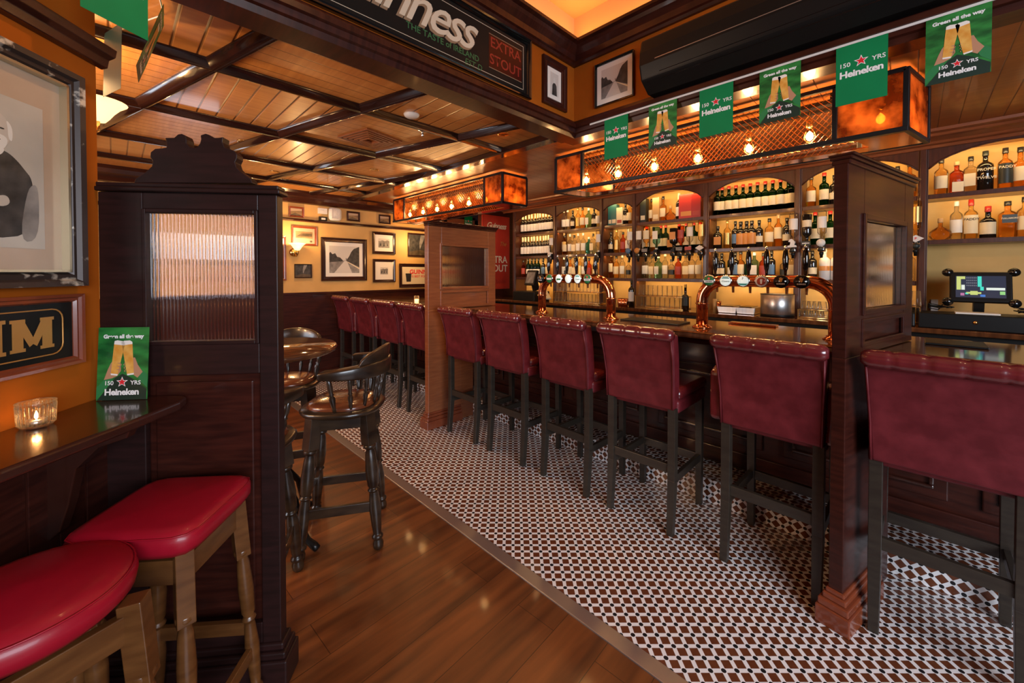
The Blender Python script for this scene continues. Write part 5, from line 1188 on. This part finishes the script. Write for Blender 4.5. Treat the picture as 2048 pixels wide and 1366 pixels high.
# ---------------------------------------------------------------- glass racks
def rack(pa, pb, n, zt, gh, gr, where, cols=1):
    x = 4.25; ya, yb = hit(pa, 600, 'x', x).y, hit(pb, 600, 'x', x).y
    t = empty('glass_rack', (x, (ya + yb)/2, 1.06)); tag(t, 'two-tier wire glass rack ' + where, 'rack'); L = ya - yb
    for z in (.008, zt - 1.06):
        m = MB(); m.box((-.06, -L/2, z - .006), (.14, L/2, z - .002)); m.tube([(-.06, -L/2, z), (-.06, L/2, z), (.14, L/2, z), (.14, -L/2, z)], .003, 6, closed=True); m.build('tray', M['brass'], t)
    for sy in (-1, 1):
        for xx in (-.055, .135): MB().box((xx - .003, sy * (L/2 - .004) - .003, 0), (xx + .003, sy * (L/2 - .004) + .003, zt - 1.06)).build('post', M['brass'], t)
    pr = None
    for tier, z in enumerate((1.069, zt + .001)):
        for c in range(cols):
            for i in range(n - tier):
                if pr is None: o = pr = MB().lathe([(gr * .98, 0), (gr, .002), (gr * .80, gh - .002), (gr * .74, gh), (.001, gh)], 16, open_end=True).build('tumbler', M['g_pint'])
                else: o = pr.copy(); COL.objects.link(o)
                o.location = (x - .02 + c * .075, yb + gr + (L - 2*gr) * (i + .5 * tier) / (n - 1), z)
                tag(o, 'upturned clear glass, %s tier of rack %s' % (('lower', 'upper')[tier], where), 'glass', 'upturned glasses %s' % where)
rack(1113, 1201, 13, 1.205, .115, .027, 'beneath the far taps', 1)
rack(1275, 1372, 10, 1.195, .118, .030, 'between the two tap arches', 1)
rack(1598, 1662, 5, 1.135, .072, .036, 'at the right end of the near taps', 1)
rack(1822, 1842, 2, 1.20, .115, .030, 'just right of the near screen', 1)
# steel things, bottle and cups on the back counter
y = (hit(1518, 612, 'x', 4.22).y + hit(1587, 612, 'x', 4.22).y) / 2
t = empty('ice_bucket', (4.27, y, 1.06)); tag(t, 'large brushed steel ice bucket on the back counter behind the near taps', 'bucket')
MB().lathe([(.128, .018), (.130, .02), (.130, .195), (.126, .198), (.120, .195), (.118, .03), (.001, .03)], 48).build('steel_drum', M['steel'], t)
MB().lathe([(.127, 0), (.131, .003), (.131, .02), (.127, .022)], 48).build('base_ring', M['black'], t); MB().tube([(.13 * math.cos(2*math.pi*k/40), .13 * math.sin(2*math.pi*k/40), .197) for k in range(40)], .003, 6, closed=True).build('rim', M['black'], t)
for nm, pa, pb, lab in (('steel_tray', 1443, 1478, 'left low steel tray left of the ice bucket'), ('steel_tray', 1480, 1514, 'right low steel tray beside the ice bucket')):
    ya, yb = hit(pa, 620, 'x', 4.3).y, hit(pb, 620, 'x', 4.3).y
    o = MB().prism([(yb, 1.06), (ya, 1.06), (ya + .015, 1.125), (yb - .01, 1.125)], 4.20, 4.42, axis='x').build(nm, M['steel'], bevel=.006); tag(o, lab, 'tray')
    MB().box((4.20, yb + .02, 1.125), (4.42, ya - .02, 1.131)).build('lid', M['black_gloss'], o)
ky = hit(1373, 600, 'x', 4.25).y
o = make_bottle('liqueur_bottle', H=.27, Rr=.036, glass='g_dark', lab='lab_dark', cap='cap_gold', shoulder=.5, sh2=.62); o.location = (4.22, ky, 1.06); tag(o, 'black liqueur bottle standing beside the left leg of the near tap arch', 'bottle')
o = make_bottle('wine_bottle', H=.31, Rr=.036, glass='g_dark', lab='paper', cap='cap_black', lz=(.2, .55)); o.location = (4.25, hit(1263, 600, 'x', 4.25).y, 1.06); tag(o, 'wine bottle with white label standing on the counter right of far taps', 'bottle')
pr = None
for i, px in enumerate((1240, 1246, 1252)):
    if pr is None: o = pr = MB().lathe([(.022, 0), (.026, .03), (.030, .09), (.027, .09), (.022, .006), (.001, .006)], 20).build('copper_cup', M['copper'])
    else: o = pr.copy(); COL.objects.link(o)
    o.location = (4.24, hit(px, 600, 'x', 4.24).y, 1.06); tag(o, 'copper cocktail cup, %s of three right of the far tap arch' % ('left', 'middle', 'right')[i], 'cup', 'copper cups')
o = MB().lathe([(.024, 0), (.024, .13), (.020, .13), (.020, .01), (.001, .01)], 18).build('straw_tin', M['tan_card']); o.location = (4.26, hit(1431, 610, 'x', 4.26).y, 1.06); tag(o, 'tan cardboard tube of straws left of the steel trays', 'tube')
o = MB().lathe([(.020, 0), (.020, .11), (.001, .11)], 18).build('straw_tin', M['copper']); o.location = (4.24, hit(1438, 610, 'x', 4.24).y, 1.06); tag(o, 'small copper tin next to the tan straw tube', 'tin')
# ---------------------------------------------------------------- beer tap arches
def badge_art(t, kind, Mx):
    if kind == 'red_star':
        m = MB(); m.lathe([(.001, 0), (.030, 0), (.030, .001), (.001, .001)], 24, 0); m.flat([(-.027, -.012), (.027, -.012), (.029, .002), (-.029, .002)], .0016, 1); m.flat([(x, y + .013) for x, y in star(.011)], .0016, 2)
        m.build('badge_face', [M['sleeve'], M['ink_white'], M['star_red']], t, Mx); text_obj('Heineken', .010, M['ink_black'], t, Mx @ T(0, -.005, .0019), bold=.0003)
    elif kind == 'harp':
        m = MB(); m.lathe([(.001, 0), (.030, 0), (.030, .001), (.001, .001)], 24, 0)
        m.flat([(-.008, .020), (-.004, .021), (.004, .017), (.008, .019), (.009, .014), (.004, -.002), (-.001, -.004), (-.006, .006)], .0016, 1)
        m.build('badge_face', [M['black_gloss'], M['gold']], t, Mx); text_obj('GUINNESS', .0085, M['ink_white'], t, Mx @ T(0, -.013, .0019), bold=.0003)
    elif kind == 'teal':
        m = MB(); m.lathe([(.001, 0), (.030, 0), (.030, .001), (.001, .001)], 24, 0); m.flat([(-.026, -.014), (.026, -.014), (.016, -.025), (-.016, -.025)], .0016, 1)
        m.build('badge_face', [M['led'], mat('teal_ink', (.02, .45, .42), .4)], t, Mx); text_obj('7', .018, M['ink_black'], t, Mx @ T(-.002, .014, .0019), bold=.0003)
    elif kind == 'white_word':
        m = MB(); m.lathe([(.001, 0), (.030, 0), (.030, .001), (.001, .001)], 24, 0); m.flat([(-.024, .012), (.024, .012), (.012, .026), (-.012, .026)], .0016, 1); m.build('badge_face', [M['led'], mat('aqua_ink', (.25, .62, .60), .4)], t, Mx)
        text_obj('Coors', .017, M['lab_dark'], t, Mx @ T(0, -.002, .0019), bold=.0004, shear=.3)
    elif kind == 'red_ring':
        m = MB(); m.lathe([(.001, 0), (.030, 0), (.030, .001), (.001, .001)], 24, 0); m.lathe([(.001, .001), (.022, .001), (.022, .0016), (.001, .0016)], 24, 1); m.flat([(-.004, -.014), (.004, -.014), (.006, .012), (-.006, .012)], .0019, 0)
        m.build('badge_face', [M['ink_white'], mat('brick_ink', (.50, .08, .04), .4)], t, Mx)
    elif kind == 'green_white':
        m = MB(); m.lathe([(.001, 0), (.030, 0), (.030, .001), (.001, .001)], 24, 0); m.flat([(-.020, .002), (.020, .002), (.022, -.010), (-.022, -.010)], .0016, 1); m.build('badge_face', [M['led'], M['sleeve']], t, Mx)
    elif kind == 'green': 
        m = MB(); m.lathe([(.001, 0), (.030, 0), (.030, .001), (.001, .001)], 24, 0); m.flat([(-.026, .004), (.026, .004), (.024, -.008), (-.024, -.008)], .0016, 1); m.build('badge_face', [M['sleeve'], M['ink_white']], t, Mx)
    else: MB().lathe([(.001, 0), (.030, 0), (.030, .001), (.001, .001)], 24, 0).build('badge_face', M['led'], t, Mx)
def tap_arch(ya, yb, ys, kinds, oval, label):
    X = 2.66; t = empty('beer_tap_arch', (X, (ya + yb)/2, 1.102)); tag(t, label, 'beer tap'); yc = (ya + yb)/2; h = .300; r = .035; L = (ya - yb)/2; br = .13
    pts = [(0, L, 0)]; pts.append((0, L, h - br))
    for k in range(1, 9): a = R(90) * k / 8; pts.append((0, L - br + br * math.cos(a), h - br + br * math.sin(a)))
    for k in range(0, 9): a = R(90) * k / 8; pts.append((0, -L + br - br * math.sin(a), h - br + br * math.cos(a)))
    pts.append((0, -L, 0)); MB().tube(pts, r, 24).build('copper_pipe', M['copper'], t)
    for sy in (-1, 1):
        MB().lathe([(.058, 0), (.058, .006), (.046, .012), (.044, .02)], 24).build('foot_flange', M['copper'], t, T(0, sy * L, 0))
        MB().lathe([(r, 0), (r + .005, .001), (r + .005, .007), (r, .008)], 24).build('collar', M['copper'], t, T(0, sy * L, h - br - .02))
        MB().tube([(-.038, sy * L, h - br - .016), (-.050, sy * L, h - br - .016), (-.053, sy * L, h - br - .016), (-.058, sy * L, h - br - .016)], [.004, .004, .009, .005], 8).build('thumbscrew', M['brass'], t)
    for i, (y, kd) in enumerate(zip(ys, kinds)):
        yy = y - yc
        b = MB().lathe([(.001, 0), (.033, 0), (.036, .004), (.036, .010), (.033, .013), (.001, .013)], 28).build('badge', M['black' if kd in ('harp',) else 'chrome'], t, frame_M((-.048, yy, h), (0, -1, 0), (0, 0, 1)) @ Matrix.Diagonal((1, 1.15 if oval else 1, 1, 1)))
        badge_art(b, kd, T(0, 0, .0132))
        MB().tube([(-.04, yy, h), (.03, yy, h)], .012, 10).build('badge_stem', M['copper'], t)
        MB().tube([(.03, yy, h), (.075, yy, h), (.085, yy, h - .03), (.085, yy, h - .075)], [.012, .011, .009, .007], 8).build('spout', M['chrome'], t)
        hd = MB().lathe([(.006, 0), (.008, .04), (.012, .05), (.015, .08), (.0165, .11), (.012, .15), (.008, .165), (.001, .166)], 14).build('tap_handle', M['black_gloss'], t, T(.05, yy, h + .02))
        MB().lathe([(.006, .164), (.009, .170), (.007, .180), (.001, .184)], 10).build('handle_tip', M['chrome'], hd)
def ypx(l, py=562): return [hit(p, py, 'x', 2.61).y for p in l]
tap_arch(.955, .285, ypx([1419, 1452, 1487, 1523.5, 1562.4, 1603.4]), ['red_star', 'white_word', 'teal', 'red_ring', 'harp', 'harp'], False, 'near arched copper beer font with six round badges, left of near screen')
tap_arch(2.30, 1.615, ypx([1082, 1100, 1119, 1138, 1156.5, 1176]), ['harp', 'green', 'green_white', 'plain', 'white_word', 'red_star'], True, 'far arched copper beer font with six oval badges')
# drip mats on the bar
for nm, a, b, z, mt, lab in (('bar_mat', (1240, 640), (1352, 652), 1.104, 'black', 'black rubber bar mat between the two tap arches'), ('bar_mat', (1850, 688), (1980, 700), 1.104, 'black', 'black rubber bar mat right of the near screen')):
    p, q = hit(*a, 'z', z), hit(*b, 'z', z); o = MB().box((p.x, min(p.y, q.y), 1.103), (min(max(q.x, p.x + .2), 3.09), max(p.y, q.y), 1.112)).build(nm, M[mt], bevel=.003); tag(o, lab, 'mat')
o = MB().box((2.98, .62, 1.103), (3.06, .90, 1.114)).build('drip_tray', M['copper'], bevel=.004); tag(o, 'small copper drip tray edge under the near taps', 'tray')
# far glowing candle on the bar beyond the halfway screen
p = hit(814, 604, 'z', 1.104); cy = empty('candle_holder', (2.60, p.y if p.y < 5.4 else 5.0, 1.103)); tag(cy, 'small lit candle glass on the far end of the bar', 'candle')
MB().lathe([(.03, 0), (.032, .07)], 20).build('glass_cup', M['g_clear'], cy); MB().lathe([(.001, .0), (.024, .0), (.024, .03), (.001, .032)], 16).build('wax', M['candle_glow'], cy)
# ---------------------------------------------------------------- tills
def till(loc, rz, W_, H_, near, lab):
    t = empty('till_monitor', loc, rz); tag(t, lab, 'till'); tilt = Matrix.Rotation(R(16), 4, 'Y')   # screen faces -x
    Bm = T(0, 0, .18) @ tilt
    MB().box((-.012, -W_/2, -H_/2), (.03, W_/2, H_/2)).build('housing', M['black'], t, Bm, bevel=.008, seg=3)
    MB().box((-.0135, -W_*.40, -H_*.36), (-.012, W_*.40, H_*.36)).build('screen', mat('screen_dark', (.01, .012, .02), .15, emit=(.03, .035, .06), es=1.0) if near else M['grey_print'], t, Bm)
    if near:
        cols = [('screen_lime', (.42, .50, .16)), ('screen_teal', (.05, .55, .45)), ('screen_white', (.55, .65, .60)), ('screen_green', (.22, .50, .18)), ('screen_pink', (.35, .14, .28)), ('screen_blue', (.05, .15, .45)), ('screen_grey', (.10, .11, .14))]
        ms = [mat(a, c, .3, emit=c, es=.8) for a, c in cols]; m = MB(); w, h = W_*.40, H_*.36
        def cell(u0, u1, v0, v1, mi): m.flat([(w - 2*w*u0, -h + 2*h*v0), (w - 2*w*u1, -h + 2*h*v0), (w - 2*w*u1, -h + 2*h*v1), (w - 2*w*u0, -h + 2*h*v1)], 0, mi, Bm @ Matrix(((0, 0, 1, -.0142), (1, 0, 0, 0), (0, 1, 0, 0), (0, 0, 0, 1))))
        cell(.02, .20, .85, .98, 0); cell(.02, .11, .35, .85, 0); cell(.12, .19, .35, .58, 2); cell(.45, .53, .50, .98, 1); cell(.50, .57, .33, .50, 1); cell(.62, .98, .35, .46, 2); cell(.88, .98, .15, .30, 3)
        cell(.30, .45, .12, .30, 0); cell(.22, .52, .17, .25, 0); cell(.10, .18, .08, .20, 4); cell(.20, .26, .14, .22, 1); cell(.50, .60, .04, .14, 5)
        for i in range(6):
            for j in range(4): cell(.22 + i*.037, .248 + i*.037, .52 + j*.12, .58 + j*.12, 6)
        m.build('screen_tiles', ms, t)
        for sy in (-1, 1):
            for sz in (-1, 1): MB().lathe([(.001, -.03), (.024, -.022), (.030, 0), (.024, .018), (.001, .024)], 18).build('corner_knob', M['black_gloss'], t, Bm @ T(0, sy * W_*.53, sz * H_*.50) @ Matrix.Rotation(R(-90), 4, 'Y'))
    MB().beam((.05, 0, .15), (.09, 0, 0), .05, .09).build('stand', M['black'], t)
    return t
till((4.26, -.318, 1.17), R(0), .285, .215, True, 'touch-screen till glowing with coloured buttons at the right')
o = MB().box((4.10, -.56, 1.06), (4.38, -.02, 1.165)).build('cash_drawer', M['black'], bevel=.006); tag(o, 'black cash drawer under the glowing touch-screen till', 'cash drawer')
MB().lathe([(.012, 0), (.012, .004), (.001, .006)], 14).build('lock', M['brass'], o, frame_M((4.099, -.29, 1.115), (0, -1, 0), (0, 0, 1)))
o = MB().box((4.11, -.95, 1.06), (4.38, -.585, 1.16)).build('cash_drawer', M['black'], bevel=.006); tag(o, 'second black cash drawer cut off by the right frame edge', 'cash drawer')
o = MB().prism([(4.12, 1.06), (4.38, 1.06), (4.38, 1.185), (4.30, 1.195), (4.13, 1.16)], -.005, .155, axis='y').build('receipt_printer', M['black'], bevel=.010, seg=3); tag(o, 'black receipt printer left of the cash drawer, beside the near screen', 'printer')
o = MB().box((4.60, -.13, 1.07), (4.65, -.09, 1.24)).build('socket_box', M['white'], bevel=.003); tag(o, 'white socket box on the wall behind the till', 'socket')
o = MB().box((4.13, -.40, 1.168), (4.26, -.20, 1.178)).build('papers', M['paper']); tag(o, 'white papers lying on the cash drawer under the till', 'paper')
for s, (yy, lab) in enumerate(((-.13, 'tangle of black cables left of the till stand'), (-.53, 'tangle of black cables right of the till stand'))):
    rnd = random.Random(s); pts = [(4.22 + rnd.uniform(-.05, .12), yy + rnd.uniform(-.07, .07), 1.178 + rnd.uniform(0, .05)) for k in range(16)]
    sm = []
    for k in range(len(pts) - 1):
        for q in range(5): sm.append([pts[k][c] * (1 - q/5) + pts[k+1][c] * q/5 for c in range(3)])
    o = MB().tube(sm, .0035, 6).build('cable_tangle', M['black'], sub=0); tag(o, lab, 'cable')
yt = hit(1062, 560, 'x', 4.2).y
till((4.2, yt, 1.20), R(-14), .24, .22, False, 'grey-screened till at the far end behind the far taps')
o = MB().box((4.06, yt - .19, 1.06), (4.38, yt + .22, 1.19)).build('cash_drawer', M['black'], bevel=.006); tag(o, 'black cash drawer under the far till', 'cash drawer')
o = MB().beam((4.12, yt - .36, 1.10), (4.22, yt - .20, 1.20), .12, .02).build('card_stack', M['cream'], bevel=.003); tag(o, 'cream cards leaning beside the far till', 'paper')
